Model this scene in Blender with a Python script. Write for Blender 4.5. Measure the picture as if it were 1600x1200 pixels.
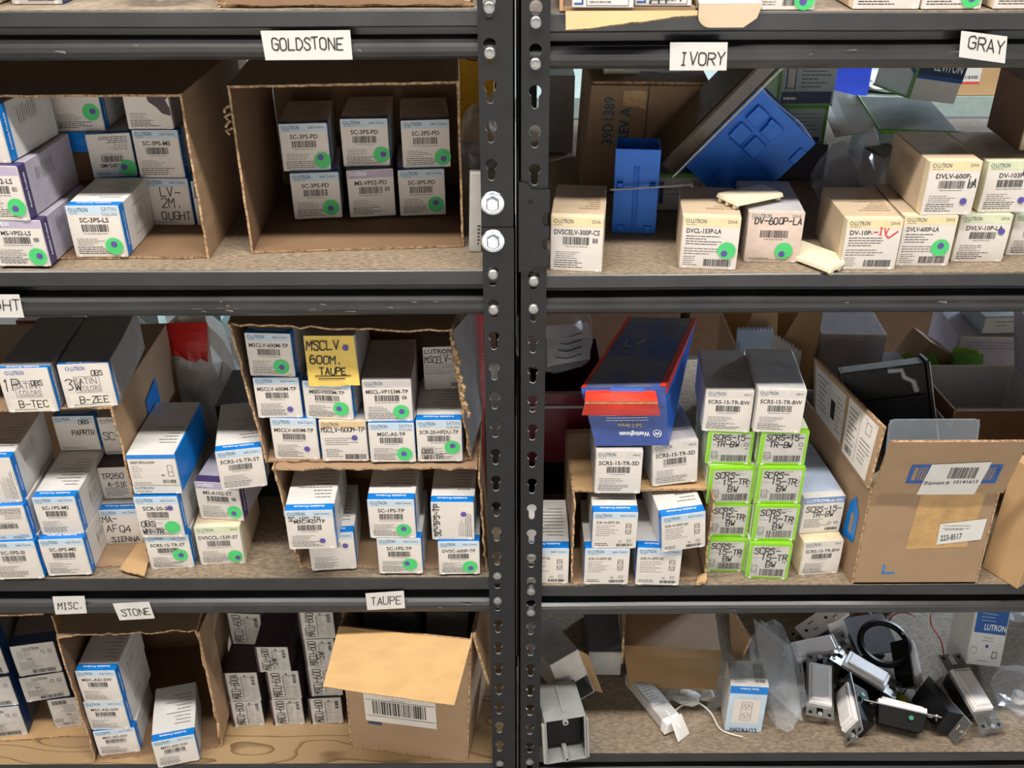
import bpy, bmesh, math, random
from mathutils import Matrix, Vector, noise
for o in list(bpy.data.objects): bpy.data.objects.remove(o)
scn = bpy.context.scene; COL = scn.collection
PI = math.pi
# ---------------------------------------------------------------- camera, world, lights, exposure
F, PITCH, DIST, ROLL, CAMZ = 1540.0, 0.52652, 0.955, -0.00393, 1.6
cd = bpy.data.cameras.new('camera'); cam = bpy.data.objects.new('camera', cd); COL.objects.link(cam)
cd.sensor_width = 36; cd.lens = F/1600*36; cd.clip_start = .02
_f = Vector((0, math.cos(PITCH), -math.sin(PITCH))); _r = Vector((1, 0, 0)); _u = _r.cross(_f)
_c, _s = math.cos(ROLL), math.sin(ROLL)
RX = _c*_r+_s*_u; RU = -_s*_r+_c*_u
cam.matrix_world = Matrix(((RX.x, RU.x, -_f.x, 0), (RX.y, RU.y, -_f.y, -DIST), (RX.z, RU.z, -_f.z, CAMZ), (0, 0, 0, 1)))
scn.camera = cam
def at(px, py, y=None, z=None):
    """world point seen at a photo pixel, on the upright plane y or the level plane z"""
    d = (px-800)/F*RX+(600-py)/F*RU+_f
    C = Vector((0, -DIST, CAMZ))
    t = (z-C.z)/d.z if z is not None else (y-C.y)/d.y
    return C+t*d
w = bpy.data.worlds.new('room_light'); scn.world = w; w.use_nodes = True
w.node_tree.nodes['Background'].inputs[0].default_value = (.80, .90, 1.0, 1)
w.node_tree.nodes['Background'].inputs[1].default_value = 0.07
def area(name, loc, aim, sx, sy, watts, col):
    l = bpy.data.lights.new(name, 'AREA'); l.shape = 'RECTANGLE'; l.size = sx; l.size_y = sy; l.energy = watts; l.color = col
    o = bpy.data.objects.new(name, l); COL.objects.link(o); o.location = loc
    o.rotation_euler = (Vector(aim)-Vector(loc)).to_track_quat('-Z', 'Y').to_euler()
    return o
area('aisle_tube_light', (-.15, -.57, 2.75), (-.15, -.55, 0), 2.6, .10, 66, (1.0, .955, .90))
area('added_bounce_light', (-.4, -1.75, 1.90), (-.4, -2.30, 1.30), 3.2, .12, 120, (1.0, .95, .90))  # added lamp, lights the wall behind the camera to bounce fill onto shelves
area('next_aisle_tube_light', (.7, .80, 2.6), (.75, .90, 1.0), 2.2, .12, 44, (.80, .90, 1.0))
area('window_daylight', (3.0, 3.05, 1.46), (.3, .1, 1.1), 1.3, .7, 420, (.72, .85, 1.0))
scn.view_settings.view_transform = 'Standard'; scn.view_settings.look = 'None'
scn.view_settings.exposure = 0.28; scn.view_settings.gamma = 1; scn.view_settings.use_curve_mapping = False
# ---------------------------------------------------------------- materials
def lin(c): return tuple((x/12.92 if x <= .04045 else ((x+.055)/1.055)**2.4) for x in [v/255 for v in c])
MATS = {}
def mat(name, rgb, rough=.6, metal=0., var=.06, scale=60, bump=0., stretch=(1, 1, 1), spec=.5, alpha=1., trans=0., bscale=None, dark=None, dmin=.45, dmax=.7):
    m = bpy.data.materials.new(name); m.use_nodes = True; nt = m.node_tree; N = nt.nodes; L = nt.links
    b = N['Principled BSDF']; c = lin(rgb)
    b.inputs['Roughness'].default_value = rough; b.inputs['Metallic'].default_value = metal
    b.inputs['Specular IOR Level'].default_value = spec
    tc = N.new('ShaderNodeTexCoord'); mp = N.new('ShaderNodeMapping'); mp.inputs['Scale'].default_value = stretch
    L.new(tc.outputs['Object'], mp.inputs[0])
    nz = N.new('ShaderNodeTexNoise'); nz.inputs['Scale'].default_value = scale; nz.inputs['Detail'].default_value = 4; L.new(mp.outputs[0], nz.inputs[0])
    cr = N.new('ShaderNodeValToRGB'); L.new(nz.outputs[0], cr.inputs[0])
    d = lin(dark) if dark else tuple(x*(1-var*2) for x in c)
    cr.color_ramp.elements[0].position = dmin if dark else .3; cr.color_ramp.elements[1].position = dmax
    cr.color_ramp.elements[0].color = (*d, 1)
    cr.color_ramp.elements[1].color = (*(tuple(min(1, x*(1+(var if not dark else 0))) for x in c)), 1)
    L.new(cr.outputs[0], b.inputs['Base Color'])
    if bump:
        n2 = N.new('ShaderNodeTexNoise'); n2.inputs['Scale'].default_value = bscale or scale*2; n2.inputs['Detail'].default_value = 3; L.new(mp.outputs[0], n2.inputs[0])
        bp = N.new('ShaderNodeBump'); bp.inputs['Strength'].default_value = bump; bp.inputs['Distance'].default_value = .002
        L.new(n2.outputs[0], bp.inputs['Height']); L.new(bp.outputs[0], b.inputs['Normal'])
    if alpha < 1: b.inputs['Alpha'].default_value = alpha
    if trans: b.inputs['Transmission Weight'].default_value = trans; b.inputs['IOR'].default_value = 1.05
    MATS[name] = m; return m
mat('white_card', (212, 210, 206), .45, var=.03); mat('label_face', (216, 208, 199), .5, var=.03, scale=25)
mat('pale_blue', (186, 204, 218), .5); mat('band_blue', (8, 120, 206), .38, var=.05); mat('navy', (22, 52, 96), .42)
mat('maestro_body', (176, 170, 182), .5); mat('maestro_band', (72, 60, 104), .45); mat('maestro_head', (176, 164, 186), .5)
mat('mauve_grey', (160, 150, 150), .5); mat('mauve_head', (188, 182, 180), .5)
mat('diva_body', (198, 176, 148), .5, var=.05, scale=20); mat('diva_edge', (226, 208, 172), .5); mat('diva_head', (226, 206, 160), .5); mat('diva_green', (206, 210, 176), .5); mat('diva_pink', (214, 192, 178), .5)
mat('claro_body', (178, 176, 176), .48); mat('claro_edge', (206, 200, 192), .5)
mat('lime', (134, 196, 38), .4); mat('lime_paper', (224, 226, 208), .5)
mat('plum', (62, 42, 48), .5, var=.1); mat('label_grey', (190, 186, 180), .5); mat('dark_card', (96, 92, 96), .5); mat('grey_card', (150, 148, 148), .5)
mat('tan_head', (214, 184, 140), .5); mat('bluelab_head', (118, 142, 184), .45); mat('bluelab_body', (176, 190, 212), .5)
mat('ink', (30, 28, 30), .6, var=.02); mat('ink_soft', (112, 106, 104), .6); mat('marker', (14, 14, 16), .5, var=.02); mat('marker_red', (200, 30, 30), .5); mat('teal_ink', (38, 74, 92), .5); mat('brand_blue', (28, 84, 156), .5); mat('white_ink', (236, 238, 240), .5); mat('kraft_ink', (120, 92, 62), .6)
mat('dot_green', (70, 196, 108), .55, var=.04); mat('dot_purple', (88, 72, 150), .6); mat('note_yellow', (232, 198, 96), .65, scale=20); mat('sticker_edge', (228, 220, 206), .5)
mat('kraft', (157, 128, 99), .8, var=.04, scale=22, bump=.1, stretch=(1, 1, 1.6)); mat('kraft_dark', (124, 96, 70), .8, var=.04, scale=22, bump=.1, stretch=(1, 1, 1.6)); mat('kraft_light', (188, 152, 108), .75, var=.04, scale=22, stretch=(1, 1.6, 1), bump=.08)  # kraft_dark as box lining puts the interior shade into the board colour
mat('kraft_edge', (196, 160, 116), .9, var=.25, scale=500, bump=.6); mat('kraft_tape', (190, 150, 96), .35, var=.12, scale=40, bump=.5, bscale=120)
mat('rack_black', (42, 42, 43), .42, var=.08, scale=18, bump=.04, bscale=700, dark=(29, 29, 30), dmin=.35, dmax=.65); mat('rack_post', (31, 31, 33), .46, var=.1, scale=25, bump=.04, bscale=700)
mat('zinc', (196, 196, 194), .34, .55, var=.08, scale=200); mat('zinc_bright', (205, 212, 216), .2, .95, var=.06, scale=300, bump=.1)
mat('particle_board', (154, 136, 113), .75, scale=330, dark=(114, 100, 84), dmin=.35, dmax=.68, bump=.2, stretch=(.45, 1, 1))
mat('paper_tag', (212, 209, 203), .6, var=.02); mat('blue_plastic', (8, 112, 226), .5, var=.05); mat('black_plastic', (17, 17, 18), .45); mat('grey_plastic', (152, 154, 150), .5, var=.06, scale=30); mat('ivory_plastic', (226, 216, 186), .35); mat('white_plastic', (236, 231, 228), .3, var=.02); mat('smoke_plastic', (66, 54, 44), .22, var=.1)
mat('yellow_card', (232, 178, 28), .55); mat('wire_red', (176, 40, 40), .4); mat('wire_white', (214, 208, 196), .45); mat('wire_green', (40, 130, 110), .4); mat('nut_yellow', (206, 190, 40), .4)
mat('bin_blue', (28, 62, 190), .4); mat('bin_maroon', (104, 30, 46), .3); mat('net_red', (206, 52, 56), .6); mat('sack_red', (214, 40, 36), .35); mat('sack_white', (226, 224, 218), .4, bump=.5, scale=20)
mat('poly_clear', (226, 230, 236), .16, var=.03, alpha=.15, spec=.9, bump=.4, scale=25); mat('poly_dim', (190, 192, 200), .2, alpha=.34, var=.05, bump=.4, scale=25); mat('poly_milky', (214, 208, 196), .25, alpha=.75, bump=.5, scale=30); mat('clear_shell', (190, 200, 210), .08, alpha=.22, spec=.9); mat('foam_tan', (200, 186, 160), .7, bump=.3)
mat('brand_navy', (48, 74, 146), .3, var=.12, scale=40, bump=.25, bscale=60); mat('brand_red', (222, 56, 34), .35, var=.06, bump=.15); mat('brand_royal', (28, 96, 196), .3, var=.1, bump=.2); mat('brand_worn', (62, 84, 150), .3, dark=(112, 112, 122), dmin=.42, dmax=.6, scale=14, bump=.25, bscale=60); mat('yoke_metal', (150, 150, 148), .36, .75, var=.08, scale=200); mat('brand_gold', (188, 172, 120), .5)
mat('leviton_grey', (158, 170, 172), .45); mat('leviton_navy', (18, 40, 78), .4); mat('leaf_green', (96, 160, 60), .5); mat('far_shelf', (150, 166, 160), .5); mat('wall_dark', (34, 34, 35), .8); mat('concrete', (150, 146, 140), .5, scale=8, bump=.1); mat('wall_paint', (226, 222, 214), .8); mat('brown_back', (120, 88, 64), .7)
mat('amber_card', (202, 162, 108), .75, var=.05, scale=30, stretch=(1, 2.5, 1))
for _n in ('rack_black', 'rack_post'):
    _b = MATS[_n].node_tree.nodes['Principled BSDF']; _b.inputs['Coat Weight'].default_value = .22 if _n == 'rack_black' else .05; _b.inputs['Specular IOR Level'].default_value = .5 if _n == 'rack_black' else .28; _b.inputs['Coat Roughness'].default_value = .16
MATS['black_plastic'].node_tree.nodes['Principled BSDF'].inputs['Specular IOR Level'].default_value = .22
def plywood():
    m = bpy.data.materials.new('plywood'); m.use_nodes = True; nt = m.node_tree; N = nt.nodes; L = nt.links; b = N['Principled BSDF']; b.inputs['Roughness'].default_value = .5
    tc = N.new('ShaderNodeTexCoord'); mp = N.new('ShaderNodeMapping'); mp.inputs['Scale'].default_value = (4.5, 18, 18); L.new(tc.outputs['Object'], mp.inputs[0])
    nz = N.new('ShaderNodeTexNoise'); nz.inputs['Scale'].default_value = 1.0; nz.inputs['Detail'].default_value = 1.5; L.new(mp.outputs[0], nz.inputs[0])
    mu = N.new('ShaderNodeMath'); mu.operation = 'MULTIPLY'; mu.inputs[1].default_value = 8; L.new(nz.outputs[0], mu.inputs[0])
    fr = N.new('ShaderNodeMath'); fr.operation = 'FRACT'; L.new(mu.outputs[0], fr.inputs[0])
    cr = N.new('ShaderNodeValToRGB'); L.new(fr.outputs[0], cr.inputs[0]); e = cr.color_ramp.elements
    e[0].color = (*lin((166, 138, 100)), 1); e[1].color = (*lin((112, 86, 58)), 1); e[0].position = .78; e[1].position = .98
    L.new(cr.outputs[0], b.inputs['Base Color']); MATS['plywood'] = m
plywood()
def corrugated():
    m = bpy.data.materials.new('corrugated'); m.use_nodes = True; nt = m.node_tree; N = nt.nodes; L = nt.links; b = N['Principled BSDF']; b.inputs['Roughness'].default_value = .9
    tc = N.new('ShaderNodeTexCoord'); wv = N.new('ShaderNodeTexNoise'); wv.inputs['Scale'].default_value = 260; L.new(tc.outputs['Object'], wv.inputs[0])
    cr = N.new('ShaderNodeValToRGB'); L.new(wv.outputs[0], cr.inputs[0]); e = cr.color_ramp.elements
    e[0].color = (*lin((134, 104, 74)), 1); e[1].color = (*lin((190, 156, 118)), 1); e[0].position = .4; e[1].position = .58
    L.new(cr.outputs[0], b.inputs['Base Color']); MATS['corrugated'] = m
corrugated()
# ---------------------------------------------------------------- mesh builder
class MB:
    def __init__(s): s.v = []; s.f = []; s.m = []; s.names = []; s.T = Matrix()
    def mi(s, n):
        if n not in s.names: s.names.append(n)
        return s.names.index(n)
    def poly(s, pts, m):
        b = len(s.v); s.v += [tuple(s.T @ Vector(p)) for p in pts]; s.f.append(tuple(range(b, b+len(pts)))); s.m.append(s.mi(m))
    def mesh(s, vs, fs, m):
        b = len(s.v); s.v += [tuple(s.T @ Vector(p)) for p in vs]; k = s.mi(m)
        for f in fs: s.f.append(tuple(b+i for i in f)); s.m.append(k)
    def hexa(s, c, m, ms=None):
        """c: bottom FL FR BR BL then top FL FR BR BL; ms may override 'front','right','back','left','top','bottom'"""
        ms = ms or {}; b = len(s.v); s.v += [tuple(s.T @ Vector(p)) for p in c]
        for k, f in (('bottom', (0, 3, 2, 1)), ('top', (4, 5, 6, 7)), ('front', (0, 1, 5, 4)), ('right', (1, 2, 6, 5)), ('back', (2, 3, 7, 6)), ('left', (3, 0, 4, 7))):
            s.f.append(tuple(b+i for i in f)); s.m.append(s.mi(ms.get(k, m)))
    def box(s, x0, x1, y0, y1, z0, z1, m, ms=None):
        s.hexa([(x0, y0, z0), (x1, y0, z0), (x1, y1, z0), (x0, y1, z0), (x0, y0, z1), (x1, y0, z1), (x1, y1, z1), (x0, y1, z1)], m, ms)
    def tube(s, path, r, m, n=8):
        path = [Vector(p) for p in path]; rings = []; prev = None
        for i, p in enumerate(path):
            t = (path[min(i+1, len(path)-1)]-path[max(i-1, 0)]).normalized()
            a = prev if prev else (Vector((0, 0, 1)) if abs(t.z) < .9 else Vector((1, 0, 0)))
            u = (a-t*a.dot(t)).normalized(); prev = u; v = t.cross(u)
            rr = r[i] if isinstance(r, (list, tuple)) else r
            rings.append([p+rr*(math.cos(2*PI*k/n)*u+math.sin(2*PI*k/n)*v) for k in range(n)])
        vs = [p for R in rings for p in R]; fs = []
        for i in range(len(rings)-1):
            for k in range(n): fs.append((i*n+k, i*n+(k+1) % n, (i+1)*n+(k+1) % n, (i+1)*n+k))
        fs.append(tuple(reversed(range(n)))); fs.append(tuple(range((len(rings)-1)*n, len(rings)*n)))
        s.mesh(vs, fs, m)
    def cyl(s, p0, p1, r, m, n=16, r1=None): s.tube([p0, p1], [r, r if r1 is None else r1], m, n)
    def sheet(s, p00, p10, p11, p01, t, m, edge=None, nu=12, nv=4, rough=0., bulge=0., seed=0, back=None, flatj=False):
        """a thick board between four corners; its p00-p10 edge may be torn rough"""
        P = [Vector(p) for p in (p00, p10, p11, p01)]; rnd = random.Random(seed)
        nrm = (P[1]-P[0]).cross(P[3]-P[0]).normalized(); dv = (P[3]-P[0]).normalized()
        A = []; Bk = []
        jit = [rnd.uniform(-1, 1)*rough for _ in range(nu+1)]
        for j in range(nv+1):
            for i in range(nu+1):
                u, v = i/nu, j/nv
                p = P[0]*(1-u)*(1-v)+P[1]*u*(1-v)+P[2]*u*v+P[3]*(1-u)*v
                p = p+nrm*bulge*math.sin(PI*u)*math.sin(PI*v)
                if j == 0 and rough: p = p+dv*jit[i]+nrm*(0 if flatj else rnd.uniform(-.4, .4)*rough)
                A.append(p); Bk.append(p+nrm*t)
        n = len(A); vs = A+Bk; W = nu+1
        f1 = [(j*W+i, (j+1)*W+i, (j+1)*W+i+1, j*W+i+1) for j in range(nv) for i in range(nu)]
        f2 = [tuple(n+k for k in reversed(f)) for f in f1]
        b = len(s.v); s.v += [tuple(s.T @ p) for p in vs]
        def add(fs, mm):
            k = s.mi(mm)
            for f in fs: s.f.append(tuple(b+i for i in f)); s.m.append(k)
        add(f1, m); add(f2, back or m)
        e = []
        e += [(i, i+1, n+i+1, n+i) for i in range(nu)]; q = nv*W
        e += [(q+i+1, q+i, n+q+i, n+q+i+1) for i in range(nu)]
        e += [((j+1)*W, j*W, n+j*W, n+(j+1)*W) for j in range(nv)]
        e += [(j*W+nu, (j+1)*W+nu, n+(j+1)*W+nu, n+j*W+nu) for j in range(nv)]
        add(e, edge or m)
    def build(s, name, parent=None, smooth=False, bevel=0., loc=None, rot=None, seg=2):
        me = bpy.data.meshes.new(name); me.from_pydata(s.v, [], s.f)
        for n in s.names: me.materials.append(MATS[n])
        me.polygons.foreach_set('material_index', s.m)
        if smooth: me.polygons.foreach_set('use_smooth', [True]*len(s.f))
        me.update(); o = bpy.data.objects.new(name, me); COL.objects.link(o)
        if parent: o.parent = parent
        if loc: o.location = loc
        if rot: o.rotation_euler = rot
        if bevel:
            b = o.modifiers.new('bevel', 'BEVEL'); b.width = bevel; b.segments = seg; b.limit_method = 'ANGLE'; b.angle_limit = .6
        return o
def tag(o, label, cat, group=None):
    o['label'] = label; o['category'] = cat
    if group: o['group'] = group
    return o
def thing(name, label, cat, loc=(0, 0, 0), rot=(0, 0, 0), group=None):
    o = bpy.data.objects.new(name, None); COL.objects.link(o); o.empty_display_size = .02
    o.location = loc; o.rotation_euler = rot
    return tag(o, label, cat, group)
def settle(t, z):
    """lower or lift a tilted thing until its lowest point rests at height z"""
    bpy.context.view_layer.update(); lo = 1e9; st = [t]
    while st:
        o = st.pop(); st += list(o.children)
        if o.type == 'MESH':
            mw = o.matrix_world; lo = min(lo, min((mw @ v.co).z for v in o.data.vertices))
    t.location.z += z+.0005-lo
    return t
def struct(o): o['kind'] = 'structure'; return o
def R(*d): return tuple(math.radians(x) for x in d)
# ---------------------------------------------------------------- lettering
_TX = {}
def text_geo(s, bold=True):
    k = (s, bold)
    if k in _TX: return _TX[k]
    cu = bpy.data.curves.new('t', 'FONT'); cu.body = s; cu.size = 1; cu.resolution_u = 2; cu.offset = .018 if bold else 0
    o = bpy.data.objects.new('t', cu); COL.objects.link(o)
    dg = bpy.context.evaluated_depsgraph_get(); me = bpy.data.meshes.new_from_object(o.evaluated_get(dg))
    vs = [(v.co.x/.69, v.co.y/.69) for v in me.vertices]; fs = [tuple(p.vertices) for p in me.polygons]
    bpy.data.objects.remove(o); bpy.data.curves.remove(cu); bpy.data.meshes.remove(me)
    x0 = min([v[0] for v in vs], default=0); x1 = max([v[0] for v in vs], default=0)
    _TX[k] = ([(x-x0, y) for x, y in vs], fs, x1-x0); return _TX[k]
STROKE = {'A': '002640|1232', 'B': '00063645443303|3342413000', 'C': '4536160501103041', 'D': '00062644422000', 'E': '40000646|0333', 'F': '000646|0333', 'G': '45361605011030414323', 'H': '0006|4046|0343', 'I': '1030|2026|1636', 'J': '0110203136|1646', 'K': '0006|460340', 'L': '060040', 'M': '0006234640', 'N': '00064046', 'O': '163645413010010516', 'P': '00063645443303', 'Q': '163645413010010516|2240', 'R': '00063645443303|2340', 'S': '45361605143341301001', 'T': '0646|2620', 'U': '060110304146', 'V': '062046', 'W': '0610233046', 'X': '0046|0640', 'Y': '062346|2320', 'Z': '06460040',
          '0': '163645413010010516', '1': '152620', '2': '051636454400 40'.replace(' ', ''), '3': '05163645342333413010', '4': '30360242', '5': '460604344341301001', '6': '36160401103041433403', '7': '064610', '8': '16364534140516|143443413010011 4'.replace(' ', ''), '9': '44140516364530', '-': '0343', '.': '2021', '#': '1016|3036|0242|0444', '/': '0046'}
class Pr:
    """prints flat ink on a face; fn(u, v, lay) gives the 3D point"""
    def __init__(s, mb, fn, w, h, rot=0, seed='', curved=False):
        s.mb = mb; s.w = w; s.h = h; s.rnd = random.Random(str(seed)); s.curved = curved
        if rot == 2: s.fn = lambda u, v, l: fn(w-u, h-v, l)
        elif rot == 1: s.fn = lambda u, v, l: fn(w-v*w/h, u*h/w, l)
        else: s.fn = fn
    def poly(s, pts, m, lay=1): s.mb.poly([s.fn(u, v, lay) for u, v in pts], m)
    def rect(s, u0, v0, u1, v1, m, lay=1):
        n = max(1, math.ceil(abs(v1-v0)/s.h*8-.01)) if s.curved else 1
        for i in range(n):
            a, b = v0+(v1-v0)*i/n, v0+(v1-v0)*(i+1)/n
            k = max(1, math.ceil(abs(u1-u0)/s.w*8-.01)) if s.curved == 2 else 1
            for j in range(k):
                c, d = u0+(u1-u0)*j/k, u0+(u1-u0)*(j+1)/k
                s.poly([(c, a), (d, a), (d, b), (c, b)], m, lay)
    def frame(s, u0, v0, u1, v1, t, m, lay=1):
        s.rect(u0, v0, u1, v0+t, m, lay); s.rect(u0, v1-t, u1, v1, m, lay); s.rect(u0, v0+t, u0+t, v1-t, m, lay); s.rect(u1-t, v0+t, u1, v1-t, m, lay)
    def text(s, t, u, v, size, m='ink', al='l', bold=True, lay=2, ang=0., maxw=None, cond=1.):
        if not t: return
        vs, fs, wd = text_geo(t, bold); k = size*cond; 
        if maxw and wd*k > maxw: k = maxw/wd
        off = {'l': 0, 'c': -wd*k/2, 'r': -wd*k}[al]; ca, sa = math.cos(ang), math.sin(ang)
        P = []
        for x, y in vs:
            a, b = x*k+off, y*size
            P.append(s.fn(u+a*ca-b*sa, v+a*sa+b*ca, lay))
        s.mb.mesh(P, fs, m)
    def hand(s, t, u, v, size, m='marker', wt=.0011, ang=0., lay=3, maxw=None, adv=.74):
        n = len(t); a = size*adv
        if maxw and a*n > maxw: a = maxw/n
        ca, sa = math.cos(ang), math.sin(ang)
        for i, ch in enumerate(t):
            if ch == ' ': continue
            jx, jy, sl = s.rnd.uniform(-.04, .04)*size, s.rnd.uniform(-.07, .07)*size, s.rnd.uniform(.02, .16)
            for st in STROKE[ch].split('|'):
                pts = []
                for k in range(0, len(st), 2):
                    x, y = int(st[k])/4*a*.76, int(st[k+1])/6*size
                    x += a*i+jx+sl*y*.6; y += jy+s.rnd.uniform(-.03, .03)*size
                    pts.append((u+x*ca-y*sa, v+x*sa+y*ca))
                for (x0, y0), (x1, y1) in zip(pts, pts[1:]):
                    L = math.hypot(x1-x0, y1-y0) or 1e-6; dx, dy = (x1-x0)/L*wt/2, (y1-y0)/L*wt/2
                    x0 -= dx*.7; y0 -= dy*.7; x1 += dx*.7; y1 += dy*.7
                    s.poly([(x0+dy, y0-dx), (x1+dy, y1-dx), (x1-dy, y1+dx), (x0-dy, y0+dx)], m, lay)
    def bars(s, u0, v0, u1, v1, m='ink', n=26, vert=False, lay=2):
        x = 0; seq = []
        while x < 1:
            b = s.rnd.choice((1, 1, 2, 3))/(n*3.2); g = s.rnd.choice((1, 1, 2))/(n*3.2)
            seq.append((x, min(1, x+b))); x += b+g
        for a, b in seq:
            if vert: s.rect(u0, v0+(v1-v0)*a, u1, v0+(v1-v0)*b, m, lay)
            else: s.rect(u0+(u1-u0)*a, v0, u0+(u1-u0)*b, v1, m, lay)
    def lines(s, u0, u1, v_top, n, pitch, m='ink_soft', th=.0009, al='l', lay=2):
        """fine print too small to read: broken grey dashes"""
        for i in range(n):
            L = (u1-u0)*s.rnd.uniform(.55, 1); v = v_top-i*pitch
            x = u0 if al == 'l' else (u0+u1-L)/2; e = x+L
            while x < e-1e-4:
                wd = min(e-x, s.rnd.uniform(.0018, .0055)); s.rect(x, v-th/2, x+wd, v+th/2, m, lay); x += wd+.0007
    def disc(s, u, v, r, m, lay=1, n=20, sy=1.): s.poly([(u+r*math.cos(2*PI*k/n), v+sy*r*math.sin(2*PI*k/n)) for k in range(n)], m, lay)
    def ring(s, u, v, r, t, m, lay=2, n=20, sy=1.):
        for k in range(n):
            a, b = 2*PI*k/n, 2*PI*(k+1)/n
            s.poly([(u+r*math.cos(a), v+sy*r*math.sin(a)), (u+r*math.cos(b), v+sy*r*math.sin(b)), (u+(r-t)*math.cos(b), v+sy*(r-t)*math.sin(b)), (u+(r-t)*math.cos(a), v+sy*(r-t)*math.sin(a))], m, lay)
    def line(s, a, b, t, m, lay=2):
        (x0, y0), (x1, y1) = a, b; L = math.hypot(x1-x0, y1-y0); dx, dy = (x1-x0)/L*t/2, (y1-y0)/L*t/2
        s.poly([(x0+dy, y0-dx), (x1+dy, y1-dx), (x1-dy, y1+dx), (x0-dy, y0+dx)], m, lay)
    def outlet(s, u, v, h, m='ink', lay=2):
        w = h*.42; t = .0005; s.frame(u-w/2, v-h/2, u+w/2, v+h/2, t, m, lay)
        for k in (-1, 1):
            c = v+k*h*.24; s.ring(u, c, h*.17, t, m, lay, 14)
            s.rect(u-h*.08, c, u-h*.05, c+h*.09, m, lay); s.rect(u+h*.05, c, u+h*.08, c+h*.09, m, lay); s.disc(u, c-h*.06, h*.03, m, lay, 8)
def front(off=.0006): return lambda wd: (lambda u, v, l: (u-wd/2, -off-.00009*l, v))
# ---------------------------------------------------------------- the room
m = MB(); m.box(-4, 4, -5, 4, -.05, 0, 'concrete'); struct(m.build('floor'))
m = MB(); m.box(-4, 4, 3.2, 3.3, 0, 3.2, 'wall_paint'); struct(m.build('wall_back'))
m = MB(); m.box(-4, 4, -2.3, -2.2, 0, 1.2, 'wall_paint'); m.box(-4, 4, -2.3, -2.2, 1.2, 3.2, 'wall_dark'); struct(m.build('bounce_wall'))  # added unseen wall, pale low and dark high so bounced light stays low
m = MB()
for x0, x1, z0, z1 in ((2.3, 3.7, 1.06, 1.11), (2.3, 3.7, 1.81, 1.86), (2.3, 2.35, 1.11, 1.81), (3.65, 3.7, 1.11, 1.81)): m.box(x0, x1, 3.14, 3.199, z0, z1, 'white_card')
m.box(2.35, 3.65, 3.18, 3.19, 1.11, 1.81, 'pale_blue'); struct(m.build('window_1'))
# ---------------------------------------------------------------- the two bays of shelving
def keyhole_outline():
    pts = []
    r1, c1, r2, c2 = .0060, .0046, .0035, -.0085
    a0 = math.asin(r2/r1)
    for k in range(13):
        a = -PI/2+a0+(2*PI-2*a0)*k/12; pts.append((r1*math.cos(a), c1+r1*math.sin(a)))
    for k in range(7):
        a = PI+PI*k/6; pts.append((r2*math.cos(a), c2+r2*math.sin(a)))
    return pts
KEY = keyhole_outline()
def post_mesh(x0, x1, xc, zs, z0, z1, ysurf=-.004, t=.002, flange=1, cut=True):
    """angle post: face with keyholes plus a flange running back at x1 (flange=1) or x0 (-1)"""
    mb = MB(); zs = sorted(z for z in zs if z0+.02 < z < z1-.02); pit = .0381
    def quad(a, b, c, d):
        mb.box(a, b, ysurf, ysurf+t, c, d, 'rack_post')
    edges = []
    cur = z0
    for z in zs:
        a, b = z-pit*.45, z+pit*.45
        if a > cur+1e-5: quad(x0, x1, cur, a)
        # ring between keyhole outline and the cell rectangle
        hole = [(xc+p[0], z+p[1]) for p in KEY]; out = []
        for hx, hz in hole:
            dx, dz = hx-xc, hz-z; 
            kx = ((x1-xc)/dx if dx > 0 else (x0-xc)/dx) if abs(dx) > 1e-7 else 1e9
            kz = ((b-z)/dz if dz > 0 else (a-z)/dz) if abs(dz) > 1e-7 else 1e9
            k = min(kx, kz); out.append((xc+dx*k, z+dz*k))
        n = len(hole)
        for i in range(n):
            j = (i+1) % n
            A, Bq = out[i], out[j]
            mid = []
            if abs(A[0]-Bq[0]) > 1e-5 and abs(A[1]-Bq[1]) > 1e-5:
                cx = A[0] if (abs(A[0]-x0) < 1e-5 or abs(A[0]-x1) < 1e-5) else Bq[0]
                cz = A[1] if (abs(A[1]-a) < 1e-5 or abs(A[1]-b) < 1e-5) else Bq[1]
                mid = [(cx, cz)]
            for yy in (ysurf, ysurf+t): mb.poly([(p[0], yy, p[1]) for p in [hole[i], hole[j], Bq]+mid+[A]], 'rack_post')
            mb.poly([(hole[i][0], ysurf, hole[i][1]), (hole[j][0], ysurf, hole[j][1]), (hole[j][0], ysurf+t, hole[j][1]), (hole[i][0], ysurf+t, hole[i][1])], 'zinc')
        cur = b
    quad(x0, x1, cur, z1)
    if flange > 0: mb.box(x1-t, x1, ysurf, .034, z0, z1, 'rack_post')
    else: mb.box(x0, x0+t, ysurf, .034, z0, z1, 'rack_post')
    return mb
def beam_mesh(xa, xb, ztop, h):
    prof = [(.045, 0), (0.0015, 0), (0, -.0015), (0, -.30*h), (.0015, -.335*h), (.017, -.36*h), (.017, -.53*h), (.0035, -.585*h), (-.0005, -.63*h), (-.0022, -.70*h), (-.0022, -.80*h), (-.0005, -.90*h), (.004, -.975*h), (.009, -h), (.045, -h)]
    mb = MB(); n = len(prof); N = 24; vs = []
    for i in range(N+1):
        x = xa+(xb-xa)*i/N
        vs += [(x, y+.0007*noise.noise(Vector((x*6, y*30, ztop*9))), ztop+z+.0009*noise.noise(Vector((x*5, z*50, 3+ztop)))) for y, z in prof]
    fs = [(i*n+k, (i+1)*n+k, (i+1)*n+k+1, i*n+k+1) for i in range(N) for k in range(n-1)]
    fs += [(i*n+n-1, (i+1)*n+n-1, (i+1)*n, i*n) for i in range(N)]
    mb.mesh(vs, fs, 'rack_black'); mb.poly([vs[k] for k in range(n)], 'rack_black'); mb.poly([vs[N*n+k] for k in reversed(range(n))], 'rack_black')
    return mb
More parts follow.
